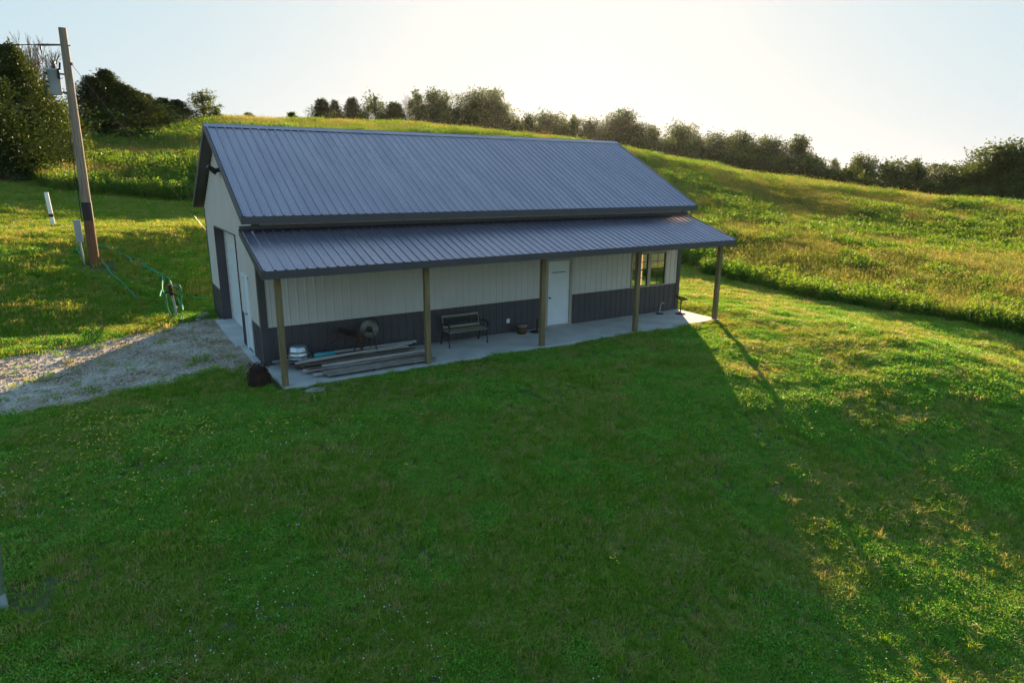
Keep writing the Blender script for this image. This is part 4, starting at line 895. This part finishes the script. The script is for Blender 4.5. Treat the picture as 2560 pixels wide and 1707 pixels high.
def bare(key, seed):
    rd = random.Random(seed); paths = []
    def grow(p, d, l, r_, k):
        q = p+d*l*0.5+Vector((rd.gauss(0, .03), rd.gauss(0, .03), 0.01))*l; e = p+d*l; paths.append(([p, q, e], [r_+0.0008, r_*0.85+0.0008, r_*0.65+0.0008]))
        if k == 0: return
        for _ in range(3 if k > 2 else 2):
            nd = (d+Vector((rd.gauss(0, .26), rd.gauss(0, .26), rd.uniform(0.0, 0.35)))).normalized(); grow(p+d*l*rd.uniform(0.55, 1.0), nd, l*rd.uniform(0.62, 0.88), r_*0.58, k-1)
    grow(Vector((0, 0, -0.03)), Vector((0.03, 0, 1)), 0.26, 0.016, 6)
    TREES[key] = (trunk_mesh(paths, M['barebark']), None)
broadleaf('oak1', 1); broadleaf('oak2', 2, wide=0.5, base=0.15); broadleaf('oak3', 3, wide=0.36, base=0.2)
broadleaf('airy1', 4, nl=3200, airy=1.0, wide=0.34, base=0.25, size=0.017); broadleaf('airy2', 5, nl=3000, airy=1.0, wide=0.3, base=0.3, size=0.018)
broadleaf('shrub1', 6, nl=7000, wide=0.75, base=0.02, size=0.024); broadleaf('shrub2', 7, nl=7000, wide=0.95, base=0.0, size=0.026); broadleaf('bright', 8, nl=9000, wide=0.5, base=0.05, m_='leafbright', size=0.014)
cedar('cedar1', 11); cedar('cedar2', 12, wide=0.36); cedar('cedar3', 13, wide=0.42, nb=760); bare('bare1', 21); bare('bare2', 22)
FWD = {}; ZT = {}
def az_el(u, v):
    d = cF + cR*(u-1280)/FPX - cU*(v-853.5)/FPX; return math.degrees(math.atan2(d[0], d[1])), math.degrees(math.atan2(d[2], math.hypot(d[0], d[1])))
S_ = 2560/2352
def tree(key, x, ytop, dist, label, name='tree', wid=None, group=None, sink=0.0, cat='tree', rz=None):
    """x, ytop: where the tree's tip shows in the 2352-wide view; the height follows from the distance"""
    az, el = az_el(x*S_, ytop*S_); px, py = P(az, dist); g = H(px, py)-sink; top = CAM[2]+dist*math.tan(R(el)); h = top-g
    tm, cm = TREES[key]
    t = empty(name, (px, py, g), rz if rz is not None else (x*0.37) % 6.28); tag(t, label, cat, group)
    if key not in ZT:
        me_ = tm if cm is None else cm; vv = np.empty(len(me_.vertices)*3); me_.vertices.foreach_get('co', vv); ZT[key] = np.percentile(vv.reshape(-1, 3)[:, 2], 99.6)
    h = h/ZT[key]; sx = h
    if wid: # wanted crown width in pixels of the 2352 view
        if key not in FWD:
            vv = np.empty(len(tm.vertices if cm is None else cm.vertices)*3); (tm if cm is None else cm).vertices.foreach_get('co', vv); FWD[key] = 2*np.percentile(np.abs(vv.reshape(-1, 3)[:, 0]), 95)
        sx = wid/1482*dist/FWD[key]
        if cm is None: sx = h*0.85
    o = link('trunk', tm, t); o.scale = (sx, sx, h)
    if cm: o = link('crown', cm, t); o.scale = (sx, sx, h)
    return t
# left group
for a in [
 ('cedar3', 18, 105, 56, 'tallest dark cedar at the far left edge of the photo', 'cedar_tree', 210),
 ('cedar2', -45, 150, 50, 'dark cedar cut by the left picture edge', 'cedar_tree', 190),
 ('cedar1', 92, 190, 60, 'slim cedar between the tallest one and the utility pole', 'cedar_tree', 110),
 ('cedar2', 55, 250, 52, 'low wide cedar at the foot of the tallest cedar', 'cedar_tree', 150),
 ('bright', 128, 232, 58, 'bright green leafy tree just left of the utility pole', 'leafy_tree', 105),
 ('bare1', 40, 78, 74, 'leafless tree with fine grey branches behind the left cedars', 'bare_tree', 150),
 ('bare2', 95, 95, 78, 'leafless tree near the transformer behind the left cedars', 'bare_tree', 100),
 ('cedar2', 207, 178, 74, 'dark cedar immediately right of the utility pole', 'cedar_tree', 110),
 ('cedar1', 241, 163, 76, 'cedar with the tallest pointed tip right of the utility pole', 'cedar_tree', 110),
 ('cedar3', 285, 198, 76, 'broad dark cedar in the middle of the clump right of the pole', 'cedar_tree', 140),
 ('cedar2', 328, 216, 78, 'rounded cedar at the right shoulder of the dark clump', 'cedar_tree', 120),
 ('shrub1', 250, 252, 72, 'dark low bush under the cedars right of the pole', 'bush', 170),
 ('cedar1', 372, 226, 82, 'small cedar where the dark clump thins out', 'cedar_tree', 80),
 ('cedar2', 405, 230, 84, 'small cedar left of the airy round tree on the hill', 'cedar_tree', 90),
 ('airy1', 462, 208, 86, 'airy round tree standing alone above the left end of the roof', 'leafy_tree', 75),
 ('shrub1', 495, 252, 87, 'small bush beside the lone airy tree', 'bush', 40),
 ('shrub1', 572, 259, 92, 'tiny bush alone on the hill crest above the roof ridge', 'bush', 44),
 ('shrub2', 668, 258, 94, 'low round bush on the hill crest left of the ridge-line trees', 'bush', 56),
 # middle group above the ridge
 ('cedar2', 738, 230, 104, 'first conical cedar at the left end of the ridge-line trees', 'cedar_tree', 66),
 ('cedar1', 768, 234, 106, 'slim cedar second from the left in the ridge-line trees', 'cedar_tree', 44),
 ('cedar2', 808, 228, 104, 'conical cedar left of the airy round tree in the ridge line', 'cedar_tree', 62),
 ('airy1', 860, 215, 103, 'airy round-headed tree with sky showing through over the roof', 'leafy_tree', 64),
 ('cedar3', 905, 238, 102, 'low dark cedar right of the airy round-headed tree', 'cedar_tree', 80),
 ('bare2', 928, 222, 108, 'thin leafless tree between the dark cedar and the tall slim tree', 'bare_tree', 50),
 ('airy2', 956, 208, 106, 'tall slim airy tree near the middle of the ridge line', 'leafy_tree', 50),
 ('shrub1', 975, 240, 102, 'dark undergrowth bush below the tall slim tree', 'bush', 80),
 ('oak3', 1008, 210, 106, 'dense tree with twin tops in the middle of the ridge line', 'leafy_tree', 78),
 ('shrub2', 1045, 246, 102, 'wide dark bush in the gap between the two dense trees', 'bush', 90),
 ('oak1', 1082, 214, 108, 'dense tree left of the tallest ridge-line tree', 'leafy_tree', 84),
 ('oak3', 1122, 207, 107, 'tallest dense tree at the right end of the ridge-line group', 'leafy_tree', 92),
 ('shrub2', 755, 262, 101, 'low dark bush between the first two conical cedars', 'bush', 70), ('shrub1', 832, 258, 101, 'low dark bush filling the gap left of the airy round-headed tree', 'bush', 60),
 ('shrub2', 882, 262, 101, 'low dark bush right under the airy round-headed tree', 'bush', 60), ('shrub2', 1025, 256, 101, 'low dark bush below the twin-topped dense tree', 'bush', 90), ('shrub2', 1105, 262, 101, 'low dark bush below the tallest ridge-line tree', 'bush', 100),
 ('oak1', 1142, 232, 104, 'lower tree at the foot of the tallest ridge-line tree', 'leafy_tree', 60)]:
    tree(a[0], a[1], a[2], a[3]*(1.3 if a[1] > 700 else 1), a[4], a[5], a[6]*(0.62 if a[1] < 190 else 0.8 if a[1] < 450 else 1.22 if a[1] > 700 else 1), group='trees on the hill')
# right tree line, going down the hill
line = [
 ('shrub2', 1180, 276, 104, 100), ('oak2', 1215, 266, 108, 84), ('oak1', 1262, 260, 110, 84), ('shrub2', 1300, 288, 104, 100), ('oak2', 1318, 270, 110, 80), ('oak1', 1362, 276, 108, 70),
 ('oak3', 1425, 256, 107, 76), ('shrub2', 1400, 304, 100, 90), ('oak3', 1462, 284, 106, 60), ('oak2', 1500, 292, 106, 76), ('shrub2', 1480, 322, 98, 100), ('oak1', 1567, 286, 107, 76),
 ('shrub2', 1545, 325, 100, 110), ('oak2', 1605, 318, 106, 80), ('oak1', 1655, 308, 108, 82), ('shrub2', 1630, 345, 99, 110), ('oak2', 1705, 306, 112, 100), ('oak3', 1745, 318, 110, 60), ('shrub2', 1710, 352, 99, 110),
 ('oak1', 1785, 322, 108, 70), ('oak2', 1840, 315, 106, 90), ('shrub2', 1780, 362, 99, 110), ('shrub1', 1862, 366, 100, 90), ('shrub2', 1915, 392, 101, 90), ('shrub1', 1960, 384, 102, 80)]
LW = ['low bush', 'spreading tree', 'round-headed tree']
from collections import Counter
order = sorted(range(len(line)), key=lambda i: line[i][1]); rank = {i: k for k, i in enumerate(order)}
ords = ['first', 'second', 'third', 'fourth', 'fifth', 'sixth', 'seventh', 'eighth', 'ninth', 'tenth', 'eleventh', 'twelfth', 'thirteenth']
kc = Counter(); labs = {}
for i in order:
    k = 'bush' if line[i][0].startswith('shrub') else 'tree'; kc[k] += 1
    n_ = kc[k]-1
    labs[i] = f"{ords[min(n_, 12)]} dark {k} from the left in the tree line right of the roof"
ntree = kc['tree']
kc2 = Counter()
for i in order:
    k = 'bush' if line[i][0].startswith('shrub') else 'tree'; kc2[k] += 1
    if kc2[k] > 13:
        r_ = kc[k]-kc2[k]; labs[i] = ('last', 'last but one', 'last but two', 'last but three')[r_]+f' dark {k} at the right end of the tree line'
for i, (k, x, yt, d_, wd) in enumerate(line):
    bush = k.startswith('shrub'); tree(k, x, yt, d_*1.33, labs[i], 'bush' if bush else 'leafy_tree', wd*1.42, 'tree line going down the hill', cat='bush' if bush else 'tree')
for a in [
 ('oak3', 1990, 358, 112, 'narrow upright tree left of the two broad trees at lower right', 60, 'leafy_tree'),
 ('oak1', 2055, 370, 110, 'left one of the two broad dark trees near the far field', 100, 'leafy_tree'),
 ('oak2', 2105, 370, 112, 'right one of the two broad dark trees near the far field', 90, 'leafy_tree'),
 ('shrub2', 2030, 412, 103, 'dark bush below the left broad tree', 110, 'bush'),
 ('oak1', 2203, 376, 108, 'round tree standing in front of the far pale field', 84, 'leafy_tree'),
 ('shrub2', 2140, 420, 104, 'dark bush below the right broad tree', 110, 'bush'),
 ('shrub1', 2245, 400, 106, 'bush right of the round tree in front of the far field', 80, 'bush'),
 ('oak1', 2300, 336, 104, 'tall tree second from the right picture edge', 100, 'leafy_tree'),
 ('oak3', 2348, 330, 102, 'tallest tree at the right picture edge', 90, 'leafy_tree'),
 ('shrub2', 2280, 428, 100, 'dark bush below the tall tree second from the right edge', 120, 'bush'),
 ('shrub2', 2360, 420, 98, 'dark bush in the corner below the tallest right tree', 120, 'bush'),
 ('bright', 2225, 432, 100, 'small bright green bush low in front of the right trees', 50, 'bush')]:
    tree(a[0], a[1], a[2], a[3]*1.3, a[4], a[6], a[5]*1.3, 'trees at the right edge', cat='bush' if a[6] == 'bush' else 'tree')
for a in [('oak2', 1918, 366, 330, 'hazy domed tree far behind the gap in the tree line', 46), ('oak2', 1885, 374, 320, 'hazy low tree far behind, left of the domed one', 50), ('oak1', 1962, 372, 340, 'small hazy tree far behind, right of the domed one', 22),
          ('oak2', 2150, 376, 470, 'left of two distant low trees on the far skyline', 30), ('oak2', 2172, 377, 480, 'right of two distant low trees on the far skyline', 26), ('airy1', 2248, 369, 420, 'lone distant tree on the far field crest', 24)]:
    tree(a[0], a[1], a[2], a[3], a[4], 'distant_tree', a[5], 'distant trees')

# ------------------------------------------------------------------ grass, weeds, stones (uncountable stuff, instanced by geometry nodes)
def blades(n, rad, h0, h1, w_, rg, bend=0.5, segs=2):
    """curved tapering blades; returns V, quads, tris"""
    a = rg.uniform(0, 2*np.pi, n); r_ = rad*np.sqrt(rg.uniform(0, 1, n)); bx = r_*np.cos(a); by = r_*np.sin(a)
    h = rg.uniform(h0, h1, n); d = rg.uniform(0, 2*np.pi, n); bd = bend*h*rg.uniform(0.2, 1.2, n); t = rg.uniform(0, 2*np.pi, n); wv = w_*rg.uniform(0.7, 1.3, n)/2
    sx, sy = np.cos(t)*wv, np.sin(t)*wv; dx_, dy_ = np.cos(d)*bd, np.sin(d)*bd
    z0 = np.full(n, -0.02)
    p = [(bx-sx, by-sy, z0), (bx+sx, by+sy, z0), (bx+dx_*0.3+sx*.8, by+dy_*0.3+sy*.8, h*0.6), (bx+dx_*0.3-sx*.8, by+dy_*0.3-sy*.8, h*0.6), (bx+dx_, by+dy_, h*(1-0.25*bend))]
    V = np.stack([np.stack(q, 1) for q in p], 1).reshape(-1, 3); b = np.arange(n)[:, None]*5
    return V, b+np.array([[0, 1, 2, 3]]), b+np.array([[3, 2, 4]]), np.stack([bx+dx_, by+dy_, h*(1-0.25*bend)], 1)
def proto(name, parts):
    """parts: list of (V, [faces...], material)"""
    V = []; F4 = []; F3 = []; m4 = []; m3 = []; off = 0; mats = []
    for v, fs, m_ in parts:
        mi = len(mats); mats.append(m_)
        for f in fs:
            if f.shape[1] == 4: F4.append(f+off); m4.append(np.full(len(f), mi))
            else: F3.append(f+off); m3.append(np.full(len(f), mi))
        V.append(v); off += len(v)
    Fs = []; mi = []
    if F4: Fs.append(np.concatenate(F4)); mi.append(np.concatenate(m4))
    if F3: Fs.append(np.concatenate(F3)); mi.append(np.concatenate(m3))
    return bpy.data.objects.new(name, npmesh(name, np.concatenate(V), Fs, mats, midx=np.concatenate(mi)))
def scatter(name, pts, scl, which, protos, tilt=0.12, kindlabel=None, seed=0, rotz=None):
    rg = np.random.default_rng(seed); n = len(pts)
    me = bpy.data.meshes.new(name); me.vertices.add(n); me.vertices.foreach_set('co', np.asarray(pts, np.float32).ravel())
    rot = np.stack([rg.normal(0, tilt, n), rg.normal(0, tilt, n), rg.uniform(0, 6.283, n)], 1).astype(np.float32)
    if rotz is not None: rot[:, 2] = rotz
    at = me.attributes.new('rot', 'FLOAT_VECTOR', 'POINT'); at.data.foreach_set('vector', rot.ravel())
    at = me.attributes.new('scl', 'FLOAT', 'POINT'); at.data.foreach_set('value', np.asarray(scl, np.float32))
    at = me.attributes.new('pick', 'INT', 'POINT'); at.data.foreach_set('value', np.asarray(which, np.int32))
    o = link(name, me); o['kind'] = 'stuff'
    c = bpy.data.collections.new(name+' kinds')
    for i, p in enumerate(protos): p.name = f'{name}_kind_{chr(97+i)}'; c.objects.link(p)
    ng = bpy.data.node_groups.new(name, 'GeometryNodeTree'); ng.interface.new_socket('Geometry', in_out='INPUT', socket_type='NodeSocketGeometry'); ng.interface.new_socket('Geometry', in_out='OUTPUT', socket_type='NodeSocketGeometry')
    gi = ng.nodes.new('NodeGroupInput'); go = ng.nodes.new('NodeGroupOutput'); iop = ng.nodes.new('GeometryNodeInstanceOnPoints')
    ci = ng.nodes.new('GeometryNodeCollectionInfo'); ci.inputs['Collection'].default_value = c; ci.inputs['Separate Children'].default_value = True; ci.inputs['Reset Children'].default_value = True
    def attr(nm, ty):
        a = ng.nodes.new('GeometryNodeInputNamedAttribute'); a.data_type = ty; a.inputs['Name'].default_value = nm; return a.outputs[0]
    e2r = ng.nodes.new('FunctionNodeEulerToRotation'); ng.links.new(attr('rot', 'FLOAT_VECTOR'), e2r.inputs[0])
    ng.links.new(gi.outputs[0], iop.inputs['Points']); ng.links.new(ci.outputs[0], iop.inputs['Instance']); iop.inputs['Pick Instance'].default_value = True
    ng.links.new(attr('pick', 'INT'), iop.inputs['Instance Index']); ng.links.new(e2r.outputs[0], iop.inputs['Rotation']); ng.links.new(attr('scl', 'FLOAT'), iop.inputs['Scale'])
    ng.links.new(iop.outputs[0], go.inputs[0])
    md = o.modifiers.new('scatter', 'NODES'); md.node_group = ng
    return o
def lawn_area(x, y):
    """True where the mown lawn grows (not building, drive, tall field)"""
    ok = ~((x > -0.18) & (x < 14.7) & (y > -2.04) & (y < W+0.05)); ok &= ~((x > -0.45) & (x <= 0.1) & (y > 0.3) & (y < 6.7))
    return ok
def field_mask(x, y):
    """> 0 inside the unmown field"""
    az = np.degrees(np.arctan2(x-CAM[0], y-CAM[1])); d = np.hypot(x-CAM[0], y-CAM[1])
    # edge distance as a function of bearing
    e = np.interp(az, [-20, -8, -4.2, -3.6, -3, 2, 8, 14, 22, 30, 38, 43, 47, 49.5, 52, 58.5, 64, 71, 80, 95], [200, 120, 100, 60, 46, 45, 44, 43, 42, 41, 41, 40.5, 39, 36, 34.5, 31.8, 31, 30.5, 30, 30])
    return d-e+(fbm(x, y, 3.0, 31)-0.5)*1.2
rg = np.random.default_rng(42)
# --- mown lawn
n0 = 430000
d = 2.5+ (47.5)*rg.uniform(0, 1, n0)**1.15; az = rg.uniform(-46, 90, n0)
x = CAM[0]+d*np.sin(np.radians(az)); y = CAM[1]+d*np.cos(np.radians(az))
dm = drive_mask(x, y); fm = field_mask(x, y)
ok = lawn_area(x, y) & (fm < 0.3)
ok &= (dm < 0) | ((dm < 0.25) & (rg.random(n0) < 0.25)) | ((rg.random(n0) < 0.012))
pf = hit(28, 1525)
for (cx_, cy_, rr_, pr) in ((PB.x+0.1, PB.y-0.35, 0.75, 0.08), (pf.x+0.25, pf.y+0.1, 0.42, 0.15), (0.56, -2.45, 0.3, 0.3), (6.5, -9.0, 0.25, 0.3)):
    dd = np.hypot(x-cx_, y-cy_)+(fbm(x, y, 0.4, 5)-0.5)*0.4; ok &= (dd > rr_) | (rg.random(n0) < pr)
thin = fbm(x, y, 1.6, 41); ok &= rg.random(n0) < np.clip(0.35+2.2*(thin-0.25), 0.45, 1)
x, y, d = x[ok], y[ok], d[ok]; z = height(x, y)
gr = np.random.default_rng(1); protos = []
for k in range(6):
    V, q, t3, tips = blades(44, 0.085, 0.03, 0.095, 0.0075, gr, bend=0.95); protos.append(proto('lawn', [(V, [q, t3], M['lawn'])]))
for k in range(2):
    cen = np.stack([gr.normal(0, 0.05, 60), gr.normal(0, 0.05, 60), gr.uniform(0.02, 0.06, 60)], 1); v, f = card_cloud(cen, 0.010, 1.0, gr); V, q, t3, tips = blades(14, 0.08, 0.04, 0.09, 0.0075, gr, bend=0.9); protos.append(proto('clover', [(v, [f], M['darkweed']), (V, [q, t3], M['lawn'])]))
mow = np.sin((x*0.34+y*0.94)*2*math.pi/1.25+fbm(x, y, 8, 2)*3)
scl = (1+0.10*mow)*(0.62+1.1*fbm(x, y, 0.8, 9)**1.5)*np.interp(d, [5, 12, 25, 48], [0.9, 1.1, 1.7, 2.4])*rg.uniform(0.65, 1.4, len(x))*(1-0.25*inrect(x, y, -0.5, 15, -3.0, 9, 0.8))
scatter('lawn_grass', np.stack([x, y, z], 1), scl, np.where((fbm(x, y, 1.3, 77, 5) > 0.52) & (rg.random(len(x)) < 0.7) & (d < 30), rg.integers(6, 8, len(x)), rg.integers(0, 6, len(x))), protos, seed=2, tilt=0.15)
print('lawn', len(x))
# rougher longer tufts left unmown at edges and on the slope
n1 = 5200; d = 5+45*rg.uniform(0, 1, n1); az = rg.uniform(-20, 82, n1); x = CAM[0]+d*np.sin(np.radians(az)); y = CAM[1]+d*np.cos(np.radians(az))
keep = lawn_area(x, y) & (field_mask(x, y) < 0.5) & (drive_mask(x, y) < 0.1) & (fbm(x, y, 2.2, 51) > 0.55)
x, y = x[keep], y[keep]; protos = []
for k in range(4):
    V, q, t3, tips = blades(40, 0.07, 0.08, 0.19, 0.008, gr, bend=0.8); protos.append(proto('tuft', [(V, [q, t3], M['lawn'])]))
scatter('grass_tufts', np.stack([x, y, height(x, y)], 1), rg.uniform(0.7, 1.3, len(x)), rg.integers(0, 4, len(x)), protos, seed=3)
# --- flowers on the lawn
def flowerproto(nm, n, rad, size, m_, h):
    cen = np.stack([gr.uniform(-rad, rad, n), gr.uniform(-rad, rad, n), gr.uniform(h*0.8, h*1.2, n)], 1); Vs = []; Fs = []
    ang = np.linspace(0, 2*np.pi, 7)[:-1]
    for i, c in enumerate(cen):
        tl = gr.normal(0, .3, 2)
        ring = np.stack([c[0]+size*np.cos(ang), c[1]+size*np.sin(ang), c[2]+size*(np.cos(ang)*tl[0]+np.sin(ang)*tl[1])], 1); Vs.append(np.vstack([ring, c+[0, 0, size*0.7]])); Fs += [[i*7+j, i*7+(j+1) % 6, i*7+6] for j in range(6)]
    return proto(nm, [(np.concatenate(Vs), [np.array(Fs)], m_)])
fy = []
for (u, v, sp, n_) in ((430, 1075, 55, 60), (490, 1072, 60, 70), (380, 1050, 50, 50), (515, 1072, 30, 40), (690, 1065, 45, 60), (390, 1125, 30, 55), (240, 1055, 60, 80), (180, 1045, 45, 50), (290, 1090, 50, 60), (400, 1040, 40, 40), (300, 1075, 50, 60), (560, 1060, 90, 30), (830, 1055, 40, 24), (880, 1150, 200, 20), (60, 1230, 60, 40), (330, 1235, 60, 30), (490, 1320, 30, 16), (1535, 1400, 12, 8), (2330, 1600, 60, 10), (200, 1180, 150, 90), (100, 1150, 100, 40), (250, 1110, 90, 90)):
    c = hit(u, v); k = sp/FPX*(Vector(CAM)-c).length
    for _ in range(int(n_*0.75)): fy.append((c.x+rg.normal(0, k*0.55), c.y+rg.normal(0, k*1.1)))
fy = np.array(fy); fy = fy[(drive_mask(fy[:, 0], fy[:, 1]) < 0.05) & lawn_area(fy[:, 0], fy[:, 1])]
scatter('yellow_flowers', np.stack([fy[:, 0], fy[:, 1], height(fy[:, 0], fy[:, 1])], 1), rg.uniform(0.7, 1.2, len(fy)), rg.integers(0, 2, len(fy)), [flowerproto('y', 2, 0.04, 0.013, M['petal'], 0.085), flowerproto('y', 1, 0.02, 0.014, M['petal'], 0.10)], seed=4)
n2 = 9000; x = rg.uniform(-9, 14, n2); y = rg.uniform(-15, -2.2, n2); k = (fbm(x, y, 1.8, 61) > 0.52) & (rg.random(n2) < np.clip(1.1-(x+5)/16, 0.15, 1)); x, y = x[k], y[k]
k = (drive_mask(x, y) < 0); x, y = x[k], y[k]
scatter('clover_flowers', np.stack([x, y, height(x, y)], 1), rg.uniform(0.6, 1.1, len(x)), rg.integers(0, 2, len(x)), [flowerproto('w', 1, 0.04, 0.010, M['clover'], 0.08), flowerproto('w', 1, 0.03, 0.009, M['clover'], 0.09)], seed=5)
# --- gravel stones
n3 = 15000; x = rg.uniform(-12, -0.1, n3); y = rg.uniform(-4, 7.8, n3); k = (drive_mask(x, y) > -0.15) & lawn_area(x, y); x, y = x[k], y[k]; pr = []
for k in range(4):
    me = rockmesh(30+k, 0.026, 0.7); me.materials.append(M['pebble'] if k % 2 else M['gravel']); pr.append(bpy.data.objects.new('g', me))
scatter('gravel_stones', np.stack([x, y, height(x, y)+0.016], 1), rg.uniform(0.4, 1.5, len(x))**1.3, rg.integers(0, 4, len(x)), pr, tilt=0.5, seed=6)
# --- tall field
def tallproto(kind):
    parts = []
    if kind == 'grass':
        V, q, t3, tips = blades(90, 0.45, 0.45, 0.95, 0.014, gr, bend=0.45); parts.append((V, [q, t3], M['tall']))
        c = tips[gr.random(len(tips)) < 0.16]; v, f = card_cloud(np.repeat(c, 3, 0)+gr.normal(0, 0.015, (len(c)*3, 3)), 0.016, 2.0, gr, direc=np.tile([0, 0, 1.0], (len(c)*3, 1))); parts.append((v, [f], M['seed']))
    if kind == 'weed':
        V, q, t3, tips = blades(26, 0.35, 0.4, 1.0, 0.016, gr, bend=0.3); parts.append((V, [q, t3], M['weed']))
        cen = np.concatenate([tips*[1, 1, s] + gr.normal(0, 0.05, tips.shape) for s in np.linspace(0.25, 1.0, 10)]); v, f = card_cloud(cen, 0.045, 1.3, gr); parts.append((v, [f], M['weed']))
    if kind == 'golden':
        V, q, t3, tips = blades(60, 0.4, 0.5, 1.1, 0.013, gr, bend=0.3); parts.append((V, [q, t3], M['tall']))
        c = tips[gr.random(len(tips)) < 0.25]; v, f = card_cloud(np.repeat(c, 5, 0)+gr.normal(0, 0.03, (len(c)*5, 3)), 0.018, 1.2, gr); parts.append((v, [f], M['goldenrod']))
    if kind == 'bushy':
        cen = gr.normal(size=(420, 3)); cen /= np.linalg.norm(cen, axis=1)[:, None]; cen = cen*np.array([0.5, 0.5, 0.38])*gr.uniform(0.6, 1.1, (420, 1))*(1+0.25*np.sin(cen[:, :1]*9)) + [0, 0, 0.42]
        v, f = card_cloud(cen, 0.05, 1.2, gr); parts.append((v, [f], M['weed']))
    if kind == 'brown':
        V, q, t3, tips = blades(60, 0.4, 0.5, 1.0, 0.010, gr, bend=0.25); parts.append((V, [q, t3], M['seed']))
        V, q, t3, tips = blades(40, 0.4, 0.3, 0.7, 0.014, gr, bend=0.5); parts.append((V, [q, t3], M['tall']))
    return proto('tall', parts)
pr = [tallproto('grass'), tallproto('grass'), tallproto('grass'), tallproto('weed'), tallproto('weed'), tallproto('golden'), tallproto('bushy'), tallproto('brown')]
n4 = 125000; d = np.sqrt(rg.uniform(24**2, 125**2, n4)); d = 24+(d-24)*rg.uniform(0.35, 1, n4)**0.4; az = rg.uniform(-14, 88, n4)
x = CAM[0]+d*np.sin(np.radians(az)); y = CAM[1]+d*np.cos(np.radians(az)); fm = field_mask(x, y); k = fm > 0; x, y, d, fm, az = x[k], y[k], d[k], fm[k], az[k]
w1 = fbm(x, y, 4, 71, 5); w2 = fbm(x, y, 2.5, 81, 5); u = rg.random(len(x))
pick = rg.integers(0, 3, len(x))
pick = np.where((w1 > 0.54) & (u < 0.75), 3+rg.integers(0, 2, len(x)), pick)
pick = np.where((w2 > 0.62) & (u < 0.6), 6, pick); pick = np.where((w2 < 0.36) & (u < 0.5), 7, pick); pick = np.where((u > 0.965), 5, pick)
edge = (fm < 2.2) & (az > 38) & (az < 66); pick = np.where(edge & (u < 0.8), np.where(u < 0.45, 6, 3), pick)
hs = rg.uniform(0.65, 1.2, len(x))*(0.7+0.6*fbm(x, y, 7, 91))*np.interp(d, [30, 100], [0.95, 1.35])
scatter('tall_grass', np.stack([x, y, height(x, y)], 1), hs, pick, pr, seed=8)
print('tall', len(x))

# ------------------------------------------------------------------ haze
hz = MB().box((-1500, -600, -60), (1500, 2200, 40)); hm = bpy.data.materials.new('haze'); hm.use_nodes = True; ht = hm.node_tree; ht.nodes.clear()
ho = ht.nodes.new('ShaderNodeOutputMaterial'); hv = ht.nodes.new('ShaderNodeVolumePrincipled'); hv.inputs['Color'].default_value = (0.92, 0.93, 0.95, 1); hv.inputs['Density'].default_value = 0.00003; hv.inputs['Anisotropy'].default_value = 0.7
ht.links.new(hv.outputs[0], ho.inputs['Volume'])
o = hz.build('haze', hm); tag(o, kind='stuff')
